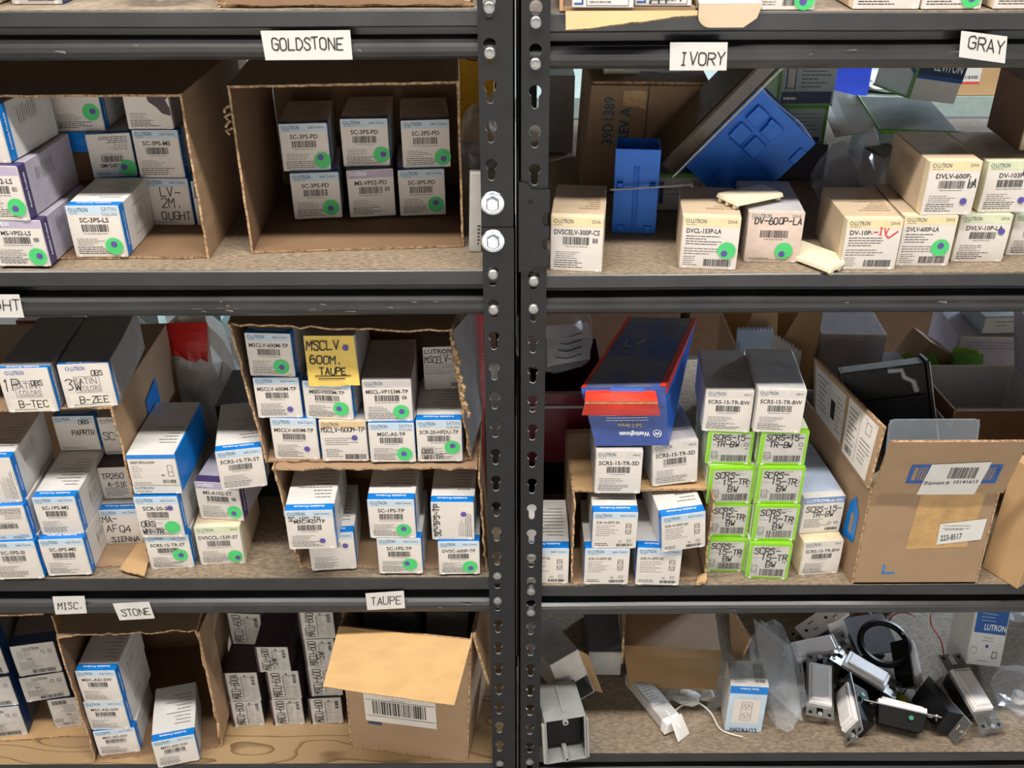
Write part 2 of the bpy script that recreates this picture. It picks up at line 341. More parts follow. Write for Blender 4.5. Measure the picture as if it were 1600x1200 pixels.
def rivet(x, z, parent, r=.0056):
    mb = MB(); mb.tube([(x, .002, z), (x, -.0072, z), (x, -.0082, z), (x, -.0086, z)], [r, r, r*.82, r*.4], 'yoke_metal', 18)
    return mb.build('rivet', parent, smooth=False)
KL = [1.36985-.0381*k for k in range(-3, 36)]; KR = [1.3265-.0381*k for k in range(-4, 35)]
RL = [1.445, 1.405, 1.181, 1.140, .770, .729, .419, .379]; RR = [1.432, 1.395, 1.173, 1.141, .744, .708, .422, .384]
def bay(label, xa, xb, inner, KZ, RZ, levels):
    root = thing('shelving_rack', label, 'shelving rack', ((xa+xb)/2, 0, 0)); inv = Matrix.Translation((-(xa+xb)/2, 0, 0))
    def B(mb, name, par=root):
        o = mb.build(name, par)
        if par is root: o.matrix_parent_inverse = inv
        return o
    s = 1 if inner == 'right' else -1
    # inner front post (seen), outer and rear posts
    if s > 0:
        holes = [z for z in KZ if not 1.20 < z < 1.275]
        B(post_mesh(-.0305, .0040, -.0195, holes, 1.2335, 2.0, -.0046), 'upright_post')
        B(post_mesh(-.0300, .0045, -.0195, holes, 0, 1.2325, -.0056), 'upright_post')
    else:
        B(post_mesh(.0078, .0368, .0232, KZ, 0, 2.0, -.0040, flange=-1), 'upright_post')
    ox = xa if s > 0 else xb-.033
    B(post_mesh(ox, ox+.033, ox+.016, [], 0, 2.0, -.004, flange=-s), 'upright_post')
    for x in (xa, xb-.033):
        mb = MB(); mb.box(x, x+.033, .612, .614, 0, 2.0, 'rack_post'); mb.box(x if x == xa else x+.031, x+.002 if x == xa else x+.033, .58, .614, 0, 2.0, 'rack_post'); B(mb, 'upright_post')
    for i, (zt, h, bm) in enumerate(levels):
        e0, e1 = (xa+.003, -.0305) if s > 0 else (.0373, xb-.003)
        if s < 0: e0 = .010; 
        else: e1 = .001
        bo = B(beam_mesh(e0, e1, zt-.0012, h), 'shelf_beam')
        if bm != 'plywood':
            sc = MB(); q = random.Random(int(zt*1000)+s)
            for k in range({1185: 16, 763: 4}.get(int(round(zt*1000)), 3)):
                x = q.uniform(-.45, -.05) if s > 0 else q.uniform(.06, .55); z = zt-h*q.uniform(.64, .86); L = q.uniform(.004, .02); th = q.uniform(.0003, .0008)
                sc.poly([(x, -.0033, z), (x+L, -.0033, z+q.uniform(-.003, .003)), (x+L, -.0033, z+th), (x+L*.3, -.0034, z+th*1.6)], 'ink_soft')
            sc.build('scuff_marks', bo)
        xr = -.0195 if s > 0 else .0232
        for z in RZ[2*i:2*i+2]:
            rv = rivet(xr, z, bo)
        rb = MB(); rb.box(e0, e1, .598, .610, zt-h, zt-.0005, 'rack_black'); B(rb, 'shelf_beam')
        for k, x in enumerate((xa+.003, xb-.006)):
            sb = MB(); sb.box(x, x+.003, .036, .60, zt-.045, zt-.017, 'rack_black'); B(sb, 'side_rail')
        bd = MB(); bd.box(xa+.006, xb-.0066, .0012, .597, zt-.0150, zt-.0005, bm); B(bd, 'shelf_board')
    if s < 0:
        mb = MB()      # splice plate over the right post
        x0, x1 = .0076, .0386
        mb.poly([(x0, -.0075, 1.281), (x0, -.0075, 1.184), (.021, -.0075, 1.186), (.024, -.0075, 1.191), (x1, -.0075, 1.191), (x1, -.0075, 1.2085), (.0330, -.0075, 1.2095), (.0312, -.0075, 1.2155), (.0330, -.0075, 1.2215), (x1, -.0075, 1.2225), (x1, -.0075, 1.234), (.0330, -.0075, 1.235), (.0312, -.0075, 1.242), (.0330, -.0075, 1.249), (x1, -.0075, 1.250), (x1, -.0075, 1.273), (.021, -.0075, 1.273), (.0155, -.0075, 1.2795)], 'rack_post')
        p = mb.v[:]; n = len(p)
        for i in range(n):
            a, b = p[i], p[(i+1) % n]; mb.poly([a, b, (b[0], -.0042, b[2]), (a[0], -.0042, a[2])], 'zinc' if 8 < i < 10 else 'rack_post')
        mb.cyl((.0192, -.0030, 1.261), (.0192, -.0078, 1.261), .0026, 'black_plastic', 14)
        B(mb, 'splice_plate')
    else:
        for z in (1.259, 1.2185):
            b = MB(); x = -.0188
            b.tube([(x, -.003, z), (x, -.0068, z), (x, -.0080, z), (x, -.0084, z)], [.0126, .0126, .0116, .0095], 'zinc_bright', 28)
            b.tube([(x, -.0082, z), (x, -.0125, z), (x, -.0138, z)], [.0072, .0072, .0060], 'zinc_bright', 6)
            for k in range(6):
                a = k*PI/3+.3; b.box(x+.0042*math.cos(a)-.0006, x+.0042*math.cos(a)+.0006, -.0144, -.0136, z+.0042*math.sin(a)-.0012, z+.0042*math.sin(a)+.0012, 'zinc_bright')
            B(b, 'flange_bolt')
    return root
bay('black steel shelving bay on the left, holding the goldstone and taupe boxes', -1.15, .0045, 'right', KL, RL, [(1.444, .046, 'particle_board'), (1.185, .0555, 'particle_board'), (.763, .063, 'particle_board'), (.413, .06, 'plywood')])
bay('black steel shelving bay on the right, holding the ivory and lime cartons', .0078, 1.22, 'left', KR, RR, [(1.4405, .0525, 'particle_board'), (1.179, .0485, 'particle_board'), (.748, .052, 'particle_board'), (.432, .055, 'particle_board')])
def shelf_tag(word, corners, label, y=-.0032, mt='marker', size=.011, wt=.0011, u=.10, v=.36):
    P = [at(px, py, y=y) for px, py in corners]; mb = MB()     # TL TR BR BL
    TL, TR, BR, BL = P; O = (BL+BR)/2
    mb.sheet(BL, BR, TR, TL, .0003, 'paper_tag', nu=4, nv=2)
    w, h = (BR-BL).length, (TL-BL).length
    fn = lambda a, b, l: (lambda s, t: BL*(1-s)*(1-t)+BR*s*(1-t)+TR*s*t+TL*(1-s)*t+Vector((0, -.0004-.0001*l, 0)))(a/w, b/h)
    Pr(mb, fn, w, h, seed=word).hand(word, u*w, v*h, size, mt, wt, maxw=w*.82, adv=.82)
    mb.v = [tuple(Vector(p)-O) for p in mb.v]
    o = mb.build('shelf_tag', loc=O); tag(o, label, 'paper tag', 'handwritten colour tags on the beams')
shelf_tag('GOLDSTONE', [(407, 48), (547, 47), (551, 93), (415, 94)], 'white paper tag lettered GOLDSTONE on the top left beam', size=.0105)
shelf_tag('IVORY', [(1047, 66), (1137, 66), (1135, 110), (1046, 110)], 'white paper tag lettered IVORY on the top right beam', u=.17, v=.22)
shelf_tag('GRAY', [(1502, 48), (1574, 57), (1570, 99), (1498, 89)], 'white paper tag lettered GRAY at the far right of the top beam', u=.17)
shelf_tag('GHT', [(-78, 460), (30, 460), (38, 496), (-74, 496)], 'white paper tag cut by the left frame edge, its last letters GHT', size=.0125, u=.60, v=.34)
shelf_tag('MISC.', [(82, 932), (132, 931), (136, 958), (87, 960)], 'white paper tag lettered MISC on the lower left beam', size=.011, u=.12, v=.28)
shelf_tag('STONE', [(176, 943), (233, 940), (242, 966), (187, 969)], 'white paper tag lettered STONE on the lower left beam', size=.011, u=.14, v=.26)
shelf_tag('TAUPE', [(571, 927), (631, 923), (633, 950), (574, 953)], 'white paper tag lettered TAUPE on the lower left beam', size=.0125, u=.12, v=.28)
# (x, y, z) of the front bottom middle, yaw, roll, (width, height, depth), style, printed number, extras, label, group
CARTONS = [
((-0.5118, 0.0057, 1.188), -1.4, 0.0, (0.0563, 0.0506, 0.11), 'maestro', 'MS-VPS2-LS', {'g': [(0.8, 0.22)]}, 'purple and white carton at the upper shelf edge, lowest of its far left stack', 'cartons in the left box on the upper shelf'),
((-0.518, 0.0052, 1.2392), -3.0, 0.0, (0.0515, 0.0567, 0.115), 'maestro', 'MS-VPS2-LS', {'g': [(0.8, 0.25)]}, 'purple and white carton in the middle of the far left stack on upper shelf', 'cartons in the left box on the upper shelf'),
((-0.5273, 0.0147, 1.2965), -4.6, 0.0, (0.0522, 0.0575, 0.1), 'satin', 'SC-3PS-LS', {'side': 1}, 'pale carton with blue band topping the far left stack above purple cartons', 'cartons in the left box on the upper shelf'),
((-0.4389, 0.0298, 1.188), -0.1, 0.0, (0.0561, 0.0572, 0.09), 'satin2', 'SC-3PS-LS', {'g': [(0.78, 0.22)]}, 'white carton with green dot alone at the front of the leftmost open box', 'cartons in the left box on the upper shelf'),
((-0.3911, 0.1237, 1.188), -1.3, 0.0, (0.0512, 0.0552, 0.1), 'satin', '', {'hw': [('LV-', 0.35, 0.62, 0.2, 0), ('2M.', 0.35, 0.38, 0.2, 0), ('OUGHT', 0.3, 0.12, 0.17, 0)]}, 'white carton with black marker writing, bottom right in the dark left box', 'cartons in the left box on the upper shelf'),
((-0.3475, 0.1225, 1.188), 0.0, -0.0, (0.029, 0.0522, 0.1), 'satin', '', {'hw': [('D', 0.12, 0.64, 0.22, 0), ('1', 0.12, 0.38, 0.2, 0), ('N', 0.14, 0.12, 0.2, 0)]}, 'carton sliver with marker letters beside the right wall of the left box', 'cartons in the left box on the upper shelf'),
((-0.4453, 0.1244, 1.188), 0.3, 0.0, (0.0518, 0.0552, 0.1), 'satin', 'SC-3PS-MS', {}, 'white carton low in the dark left box behind the lone front carton', 'cartons in the left box on the upper shelf'),
((-0.4476, 0.1296, 1.2438), 9.5, -0.0, (0.0474, 0.0487, 0.1), 'satin', 'SC-3PS-MS', {'flip': 1, 'g': [(0.86, 0.2)]}, 'upside-down carton with green dot at its upper left in the dark left box', 'cartons in the left box on the upper shelf'),
((-0.3931, 0.1255, 1.2438), -0.6, -0.0, (0.0509, 0.0538, 0.1), 'satin', 'SC-3PS-MS', {}, 'upright plain carton in the middle row of the dark left box', 'cartons in the left box on the upper shelf'),
((-0.3455, 0.1332, 1.2408), 0.0, -0.0, (0.029, 0.0468, 0.1), 'satin', 'SC-3PS-MS', {}, 'narrowly visible carton in the middle row by the left box wall', 'cartons in the left box on the upper shelf'),
((-0.4804, 0.14, 1.2931), 0.1, 0.0, (0.0552, 0.05, 0.1), 'satin', '', {'g': [(0.8, 0.42)], 'hangflap': 1}, 'top row carton with green dot and blue flap hanging open below', 'cartons in the left box on the upper shelf'),
((-0.3967, 0.1281, 1.2982), -0.7, -0.0, (0.0506, 0.0481, 0.1), 'claro', '', {'torn': 1}, 'top row carton with torn purple-brown patch in the left box', 'cartons in the left box on the upper shelf'),
((-0.2249, 0.138, 1.19), 6.8, -0.0, (0.0549, 0.0543, 0.1), 'satin', 'SC-3PS-PD', {'g': [(0.78, 0.24)]}, 'lower left of six cartons in the goldstone cardboard box', 'cartons in the goldstone box'),
((-0.162, 0.1436, 1.19), 8.4, -0.0, (0.0533, 0.056, 0.1), 'maestro', 'MS-VPS2-PD', {}, 'purple striped carton, lower middle of six in the goldstone cardboard box', 'cartons in the goldstone box'),
((-0.1036, 0.1472, 1.19), 5.3, -0.0, (0.0533, 0.0546, 0.1), 'satin', 'SC-3PS-PD', {'g': [(0.79, 0.24)]}, 'lower right of six cartons in the goldstone cardboard box', 'cartons in the goldstone box'),
((-0.2333, 0.1451, 1.2449), 4.7, -0.0, (0.0537, 0.0539, 0.1), 'satin', 'SC-3PS-PD', {'g': [(0.84, 0.22)]}, 'upper left of six cartons in the goldstone cardboard box', 'cartons in the goldstone box'),
((-0.1662, 0.1553, 1.2466), 2.2, -0.0, (0.0533, 0.0545, 0.1), 'satin', 'SC-3PS-PD', {'g': [(0.83, 0.25)]}, 'upper middle of six cartons in the goldstone cardboard box', 'cartons in the goldstone box'),
((-0.097, 0.1542, 1.2452), 5.4, -0.0, (0.0545, 0.0545, 0.1), 'satin', 'SC-3PS-PD', {'g': [(0.84, 0.22)]}, 'upper right of six cartons in the goldstone cardboard box', 'cartons in the goldstone box'),
((0.0681, 0.0075, 1.179), -6.3, 0.0, (0.055, 0.0599, 0.1), 'diva', 'DVSCELV-300P-CS', {}, 'cream carton standing alone beside the right post on the upper shelf', 'ivory dimmer cartons on the upper right shelf'),
((0.2077, 0.0116, 1.179), -6.3, 0.0, (0.0598, 0.0576, 0.095), 'diva2', 'DVCL-153P-LA', {'g': [(0.8, 0.38)]}, 'cream carton with big green dot, second from the post on upper right shelf', 'ivory dimmer cartons on the upper right shelf'),
((0.2792, 0.0295, 1.179), -3.6, -0.0, (0.0585, 0.0564, 0.1), 'divap', '', {'hw': [('DV-600P-LA', 0.12, 0.77, 0.12, 0)], 'g': [(0.7, 0.24)]}, 'pinkish carton with marker writing and an ivory plate lying on its top', 'ivory dimmer cartons on the upper right shelf'),
((0.3759, 0.0086, 1.179), -1.0, -0.0, (0.0583, 0.0558, 0.1), 'diva2', 'DV-10P-', {'hwr': [('-IV', 0.5, 0.7, 0.13, 0)]}, 'cream carton with red marker writing and a tick on its end', 'ivory dimmer cartons on the upper right shelf'),
((0.437, 0.0174, 1.179), -0.8, -0.0, (0.0561, 0.0561, 0.1), 'diva2', 'DVLV-600P-LA', {'g': [(0.77, 0.38)]}, 'cream carton with green dot, below the stacked pair on the right', 'ivory dimmer cartons on the upper right shelf'),
((0.4999, 0.028, 1.179), -0.8, -0.0, (0.055, 0.053, 0.1), 'divag', 'DVLV-10P-LA', {'p': [(0.83, 0.66)]}, 'pale carton with one purple dot at its upper right, right end of upper shelf', 'ivory dimmer cartons on the upper right shelf'),
((0.5658, 0.0452, 1.179), -0.8, -0.0, (0.0545, 0.047, 0.1), 'divag', 'DV-R-LA', {}, 'partly cut off carton at the right frame edge on the upper shelf', 'ivory dimmer cartons on the upper right shelf'),
((0.4509, 0.0194, 1.2357), 0.1, -0.0, (0.0535, 0.0568, 0.105), 'diva', 'DVLV-600P-', {'hw': [('LA', 0.8, 0.52, 0.16, 0)], 'p': [(0.78, 0.26)], 'side': -1}, 'cream carton with printed side, upper left of the stacked pair on right', 'ivory dimmer cartons on the upper right shelf'),
((0.5184, 0.0349, 1.2326), 1.4, -0.0, (0.0551, 0.0548, 0.105), 'divag', 'DV-103P-', {'hw': [('LA', 0.7, 0.74, 0.16, 0)], 'p': [(0.78, 0.24)]}, 'cream carton with purple dot, upper right of the stacked pair on right', 'ivory dimmer cartons on the upper right shelf'),
((-0.619, -0.0026, 0.766), 2.7, 0.0, (0.0575, 0.0582, 0.11), 'satin', 'SC-5PS-SI', {}, 'blue banded carton at the shelf edge, bottom of far left middle stack', 'cartons in the leftmost box on the middle shelf'),
((-0.6188, 0.0015, 0.8248), 3.8, 0.0, (0.0532, 0.0508, 0.11), 'satin', 'MSC-603', {'flip': 1, 'notext': 1}, 'upside-down blue banded carton, second up in far left middle stack', 'cartons in the leftmost box on the middle shelf'),
((-0.6197, 0.0091, 0.8762), 3.3, 0.0, (0.0499, 0.0647, 0.11), 'satin', '', {'rot': 1, 'side': 1}, 'blue banded carton topping the far left stack, its blank side facing right', 'cartons in the leftmost box on the middle shelf'),
((-0.5599, 0.004, 0.766), 2.6, 0.0, (0.0544, 0.0572, 0.11), 'satin', 'SC-3PS-MS', {}, 'blue banded carton under another, right of the far left middle stack', 'cartons in the leftmost box on the middle shelf'),
((-0.5592, 0.0138, 0.8238), 2.2, 0.0, (0.0514, 0.0565, 0.11), 'satin', 'SC-1PS-MS', {}, 'blue banded carton with lit top, upper of the pair in left middle box', 'cartons in the leftmost box on the middle shelf'),
((-0.5104, 0.0661, 0.766), 2.5, 0.0, (0.0493, 0.055, 0.09), 'satin', '', {'hw': [('MA-', 0.04, 0.66, 0.17, 0), ('AFQ4', 0.1, 0.36, 0.2, 0), ('SIENNA', 0.16, 0.06, 0.15, 0)], 'dark': 1}, 'carton with black marker capitals lying deep at the box floor', 'cartons in the leftmost box on the middle shelf'),
((-0.5123, 0.0909, 0.8216), 3.4, 0.0, (0.0462, 0.0488, 0.09), 'mali2', '', {'hw': [('TR260', 0.08, 0.66, 0.16, 0), ('A-SIE', 0.2, 0.4, 0.14, 0)]}, 'brown topped carton with scrawled marker, deep in the left middle box', 'cartons in the leftmost box on the middle shelf'),
((-0.5118, 0.1208, 0.871), 2.2, 0.0, (0.0452, 0.0569, 0.09), 'claro', '', {'hw': [('SC-2P', 0.06, 0.42, 0.2, 0)]}, 'narrow carton with marker scrawl against the right wall of left middle box', 'cartons in the leftmost box on the middle shelf'),
((-0.5621, 0.1144, 0.882), 1.4, 0.0, (0.0523, 0.0516, 0.09), 'satin2', '', {'hw': [('OBS', 0.62, 0.78, 0.12, 0), ('PAPRTR', 0.4, 0.46, 0.14, 0)]}, 'carton with marker over its printed logo, deep and high in left middle box', 'cartons in the leftmost box on the middle shelf'),
((-0.4349, 0.0194, 0.763), 3.2, 0.0, (0.0542, 0.0528, 0.11), 'satin', 'SCRS-15-TR-ST', {'g': [(0.74, 0.42)]}, 'bottom carton of the loose left column, green dot and dull face', 'loose cartons between the two boxes on the middle shelf'),
((-0.4364, 0.0166, 0.8164), 0.9, 0.0, (0.0538, 0.0615, 0.11), 'satin', 'SCR-20-ST', {'hw': [('OBS', 0.05, 0.28, 0.14, 0), ('WH-TR', 0.05, 0.1, 0.12, 0)], 'gplain': [(0.76, 0.26)], 'p': [(0.8, 0.74)]}, 'middle carton of loose column with plain green dot and marker initials', 'loose cartons between the two boxes on the middle shelf'),
((-0.4328, 0.0213, 0.8802), 0.6, 0.0, (0.0582, 0.0569, 0.12), 'krst', 'KRST-PRO-N-SW', {'blueside': 1}, 'tall topmost carton of loose column with solid blue side', 'loose cartons between the two boxes on the middle shelf'),
((-0.3725, 0.0274, 0.763), 2.6, 0.0, (0.0573, 0.0602, 0.105), 'divag', 'DVSCCL-153P-ST', {'g': [(0.8, 0.22)]}, 'cream carton with green dot, bottom of the loose right column', 'loose cartons between the two boxes on the middle shelf'),
((-0.368, 0.0419, 0.8238), -6.0, 0.0, (0.0566, 0.057, 0.105), 'maestro', 'MS-A102-ST', {'g': [(0.82, 0.24)]}, 'purple carton with green dot, middle of the loose right column', 'loose cartons between the two boxes on the middle shelf'),
((-0.3293, 0.0302, 0.8814), 10.6, 0.0, (0.0549, 0.0565, 0.11), 'satin', 'SCRS-15-TR-ST', {}, 'carton jutting out askew on top of the loose right column', 'loose cartons between the two boxes on the middle shelf'),
((-0.227, 0.0125, 0.766), 4.2, -0.0, (0.0568, 0.0582, 0.1), 'satin', '', {'p': [(0.8, 0.66)], 'lowbar': 1}, 'carton half covered by the one jutting out above it, lower taupe box', 'cartons in the lower taupe box'),
((-0.2426, -0.0173, 0.8248), 2.0, -0.0, (0.0574, 0.0575, 0.12), 'satin', 'MSC-AD-TP', {'hw': [('SC-1PS-TP', 0.06, 0.74, 0.1, 0)], 'p': [(0.72, 0.22)]}, 'carton with marker part number jutting out at left of the lower taupe box', 'cartons in the lower taupe box'),
((-0.1412, 0.0047, 0.766), -0.3, -0.0, (0.0551, 0.0559, 0.1), 'satin', 'SC-1PS-TP', {'g': [(0.72, 0.28)], 'notch': 1}, 'bottom middle carton with green dot in the lower taupe box', 'cartons in the lower taupe box'),
((-0.1476, 0.0057, 0.8225), -0.3, -0.0, (0.0569, 0.0582, 0.11), 'satin', 'SC-1PS-TP', {'g': [(0.74, 0.22)]}, 'top middle carton with green dot in the lower taupe box', 'cartons in the lower taupe box'),
((-0.0671, 0.0031, 0.766), 0.8, -0.0, (0.0515, 0.0517, 0.1), 'satin', 'DVSC-600P-TP', {'g': [(0.76, 0.24)]}, 'bottom right carton with green dot in the lower taupe box', 'cartons in the lower taupe box'),
((-0.0734, 0.0073, 0.8183), -0.9, -0.0, (0.0525, 0.0569, 0.11), 'satin', '', {'rot': 2, 'hwv': [('SC-3PS-TP', 0.2, 0.1, 0.13)], 'p': [(0.76, 0.7)]}, 'top right carton with sideways label and marker in the lower taupe box', 'cartons in the lower taupe box'),
((-0.2607, 0.0365, 0.9199), -2.0, -0.0, (0.0551, 0.0576, 0.1), 'satin', 'MSCLV-600M-TP', {'p': [(0.74, 0.27)]}, 'carton with one purple dot, leftmost in the bottom row of upper taupe box', 'cartons in the upper taupe box'),
((-0.2015, 0.0321, 0.9199), -0.2, -0.0, (0.056, 0.0569, 0.1), 'tan', '', {'hw': [('MSCLV-600M-TP', 0.04, 0.74, 0.11, 0)], 'p': [(0.74, 0.6)]}, 'tan faced carton with marker, second in the bottom row of upper taupe box', 'cartons in the upper taupe box'),
((-0.1436, 0.0296, 0.9199), -0.3, -0.0, (0.0546, 0.0551, 0.1), 'satin2', 'MSC-AS-TP', {'g': [(0.76, 0.22)]}, 'carton with green dot, third from left in bottom row of upper taupe box', 'cartons in the upper taupe box'),
((-0.087, 0.0306, 0.9199), 0.3, -0.0, (0.054, 0.0581, 0.1), 'satin2', 'SCR-20-HFDU-TP', {'g': [(0.78, 0.36)], 'hw': [('OBS', 0.1, 0.22, 0.11, 0), ('WH-TR', 0.14, 0.06, 0.11, 0)]}, 'carton with green dot and marker initials, right end of upper taupe box bottom row', 'cartons in the upper taupe box'),
((-0.2748, 0.0388, 0.9781), 0.4, -0.0, (0.053, 0.0543, 0.1), 'satin', 'MSCLV-600M-TP', {'p': [(0.74, 0.22)]}, 'left carton with one purple dot in the middle row of upper taupe box', 'cartons in the upper taupe box'),
((-0.2159, 0.0362, 0.9774), -5.1, 0.0, (0.0574, 0.0509, 0.1), 'satin2', 'MSC-1000M-TP', {'g': [(0.76, 0.3)]}, 'carton with green dot right below the yellow note in upper taupe box', 'cartons in the upper taupe box'),
((-0.1455, 0.0335, 0.9756), 1.0, -0.0, (0.0573, 0.0561, 0.1), 'maestrog', 'MSCL-VP153M-TP', {'g': [(0.76, 0.24)]}, 'mauve grey carton with green dot, middle row of upper taupe box', 'cartons in the upper taupe box'),
((-0.0881, 0.1035, 0.9786), 3.6, -0.0, (0.0416, 0.0591, 0.06), 'dark', '', {'hw': [('MSCELV-1', 0.06, 0.64, 0.15, 0)]}, 'grey carton with marker text, set deep at the right of the upper taupe box', 'cartons in the upper taupe box'),
((-0.2778, 0.0418, 1.033), -3.4, -0.0, (0.053, 0.0557, 0.1), 'satin', 'MSCLV-600M-TP', {'g': [(0.72, 0.24)]}, 'top left carton with green dot in the upper taupe box', 'cartons in the upper taupe box'),
((-0.2065, 0.0368, 1.0288), -0.1, 0.0, (0.0594, 0.0599, 0.1), 'grey', '', {'note': 1}, 'grey carton wearing a yellow marker note, top row of the upper taupe box', 'cartons in the upper taupe box'),
((0.0416, 0.0053, 0.748), -0.3, -0.0, (0.058, 0.0564, 0.1), 'gfci', 'SCR-15-GFST-SL', {}, 'blue banded outlet carton standing half behind the right post', 'almond outlet cartons beside the right post'),
((0.118, -0.0001, 0.751), -0.3, -0.0, (0.0559, 0.0572, 0.1), 'gfci', 'SCR-15-GFST-SD', {}, 'bottom left outlet carton inside the small open box', 'almond outlet cartons beside the right post'),
((0.1827, -0.0016, 0.751), -2.0, -0.0, (0.0553, 0.0586, 0.1), 'gfci', 'SCR-15-GFST-SD', {}, 'bottom right outlet carton inside the small open box', 'almond outlet cartons beside the right post'),
((0.1254, 0.0011, 0.8088), -0.4, -0.0, (0.0548, 0.0546, 0.11), 'gfci', 'SCR-15-GFST-SD', {}, 'upper left outlet carton inside the small open box, sitting level', 'almond outlet cartons beside the right post'),
((0.2106, -0.0064, 0.8125), 5.9, -4.8, (0.0544, 0.0541, 0.11), 'gfci', 'SCR-15-GFST-SD', {}, 'upper right outlet carton tilted askew inside the small open box', 'almond outlet cartons beside the right post'),
((0.1284, 0.0233, 0.8765), -1.0, -0.0, (0.0566, 0.0616, 0.1), 'claro', 'SCRS-15-TR-SD', {}, 'tall pale carton on the small open box, left under the blue box', 'almond outlet cartons beside the right post'),
((0.201, 0.0395, 0.8783), 6.2, -3.6, (0.0572, 0.0616, 0.1), 'claro', 'SCRS-15-TR-SD', {}, 'tall pale carton on the small open box, right and tilted under blue box', 'almond outlet cartons beside the right post'),
((0.2727, 0.0264, 0.748), -1.4, -0.0, (0.0511, 0.0525, 0.1), 'green', '', {'hw': [('SCRS-', 0.12, 0.72, 0.16, 0), ('15-TR', 0.3, 0.54, 0.16, 0), ('BW', 0.44, 0.34, 0.16, 0)]}, 'lime green edged carton with marker writing, bottom of the left column', 'lime green edged outlet cartons'),
((0.2724, 0.0324, 0.8011), -1.3, -0.0, (0.0518, 0.0513, 0.1), 'green', '', {'hw': [('SCRS-', 0.12, 0.72, 0.16, 0), ('15-TR', 0.3, 0.54, 0.16, 0), ('BW', 0.44, 0.34, 0.16, 0)]}, 'lime green edged carton with marker writing, third from top of the left column', 'lime green edged outlet cartons'),
((0.2694, 0.0322, 0.8531), 0.7, -0.0, (0.0566, 0.0538, 0.1), 'green', '', {'hw': [('SCRS-', 0.12, 0.72, 0.16, 0), ('15-TR', 0.3, 0.54, 0.16, 0), ('BW', 0.44, 0.34, 0.16, 0)]}, 'lime green edged carton with marker writing, second from top of the left column', 'lime green edged outlet cartons'),
((0.2639, 0.0401, 0.9075), -2.8, -0.0, (0.0555, 0.0474, 0.1), 'green', '', {'hw': [('SCRS-15-', 0.12, 0.74, 0.16, 0), ('TR-BW', 0.2, 0.54, 0.16, 0)]}, 'lime green edged carton with marker writing, topmost of the left column', 'lime green edged outlet cartons'),
((0.256, 0.0395, 0.9555), -4.6, -0.0, (0.0566, 0.0565, 0.1), 'claro', 'SCRS-15-TR-BW', {}, 'grey topped pale carton standing on the left lime column', 'pale cartons around the lime columns'),
((0.3247, 0.0124, 0.748), -3.4, -0.0, (0.0534, 0.0571, 0.1), 'green', '', {'hw': [('SCRS-', 0.12, 0.72, 0.16, 0), ('15-TR', 0.3, 0.54, 0.16, 0), ('BW', 0.44, 0.34, 0.16, 0)]}, 'lime green edged carton with marker writing, bottom of the right column', 'lime green edged outlet cartons'),
((0.3276, 0.0184, 0.8057), -0.4, -0.0, (0.0549, 0.0544, 0.1), 'green', '', {'hw': [('SCRS-', 0.12, 0.72, 0.16, 0), ('15-TR', 0.3, 0.54, 0.16, 0), ('BW', 0.44, 0.34, 0.16, 0)]}, 'lime green edged carton with marker writing, third from top of the right column', 'lime green edged outlet cartons'),
((0.3264, 0.0225, 0.8607), -0.5, -0.0, (0.0566, 0.0532, 0.1), 'green', '', {'hw': [('SCRS-', 0.12, 0.72, 0.16, 0), ('15-TR', 0.3, 0.54, 0.16, 0), ('BW', 0.44, 0.34, 0.16, 0)]}, 'lime green edged carton with marker writing, second from top of the right column', 'lime green edged outlet cartons'),
((0.3249, 0.0279, 0.9145), -0.1, -0.0, (0.0571, 0.0478, 0.1), 'green', '', {'hw': [('SCRS-15-', 0.12, 0.74, 0.16, 0), ('TR-BW', 0.2, 0.54, 0.16, 0)]}, 'lime green edged carton with marker writing, topmost of the right column', 'lime green edged outlet cartons'),
((0.3129, 0.0257, 0.9629), -4.0, -0.0, (0.0558, 0.0579, 0.1), 'claro', 'SCRS-15-TR-BW', {}, 'grey topped pale carton standing on the right lime column', 'pale cartons around the lime columns'),
((0.3934, 0.0204, 0.748), 5.4, -0.0, (0.0519, 0.0539, 0.1), 'divac', 'SCRS-15-TR-BW', {}, 'cream edged carton on the shelf beside the big shipment box', 'pale cartons around the lime columns'),
((0.391, 0.0379, 0.8025), 5.7, -0.0, (0.0532, 0.0555, 0.12), 'bluelab', '', {'hw': [('SCRS-15-', 0.08, 0.62, 0.14, 0), ('TR-BW', 0.24, 0.46, 0.14, 0)]}, 'bluish carton with marker writing stacked beside the big shipment box', 'pale cartons around the lime columns'),
((-0.752, 0.0481, 0.416), 8.0, 0.0, (0.0629, 0.0592, 0.1), 'lead', '', {}, 'dark blue carton cut by the frame, lowest in the far left tray', 'older dark blue cartons in the far left tray'),
((-0.7514, 0.051, 0.4758), 8.2, 0.0, (0.0613, 0.0568, 0.1), 'lead', '', {}, 'dark blue carton cut by the frame, middle height in far left tray', 'older dark blue cartons in the far left tray'),
((-0.7523, 0.0572, 0.5333), 9.6, 0.0, (0.0591, 0.0701, 0.1), 'lead', '', {}, 'dark blue carton cut by the frame, topmost in far left tray', 'older dark blue cartons in the far left tray'),
((-0.6649, 0.0666, 0.416), 9.0, -0.0, (0.0399, 0.0581, 0.06), 'lead', '', {'flip': 1}, 'smaller carton low behind the others in the far left tray', 'older dark blue cartons in the far left tray'),
((-0.6826, 0.0667, 0.4747), 12.4, -0.0, (0.0608, 0.0479, 0.1), 'lead', '', {}, 'dark blue carton right below the top one in the far left tray', 'older dark blue cartons in the far left tray'),
((-0.6833, 0.0697, 0.5232), 10.6, 0.0, (0.0592, 0.0578, 0.1), 'lead', '', {}, 'tilted looking dark blue carton with big printed name atop the far left tray', 'older dark blue cartons in the far left tray'),
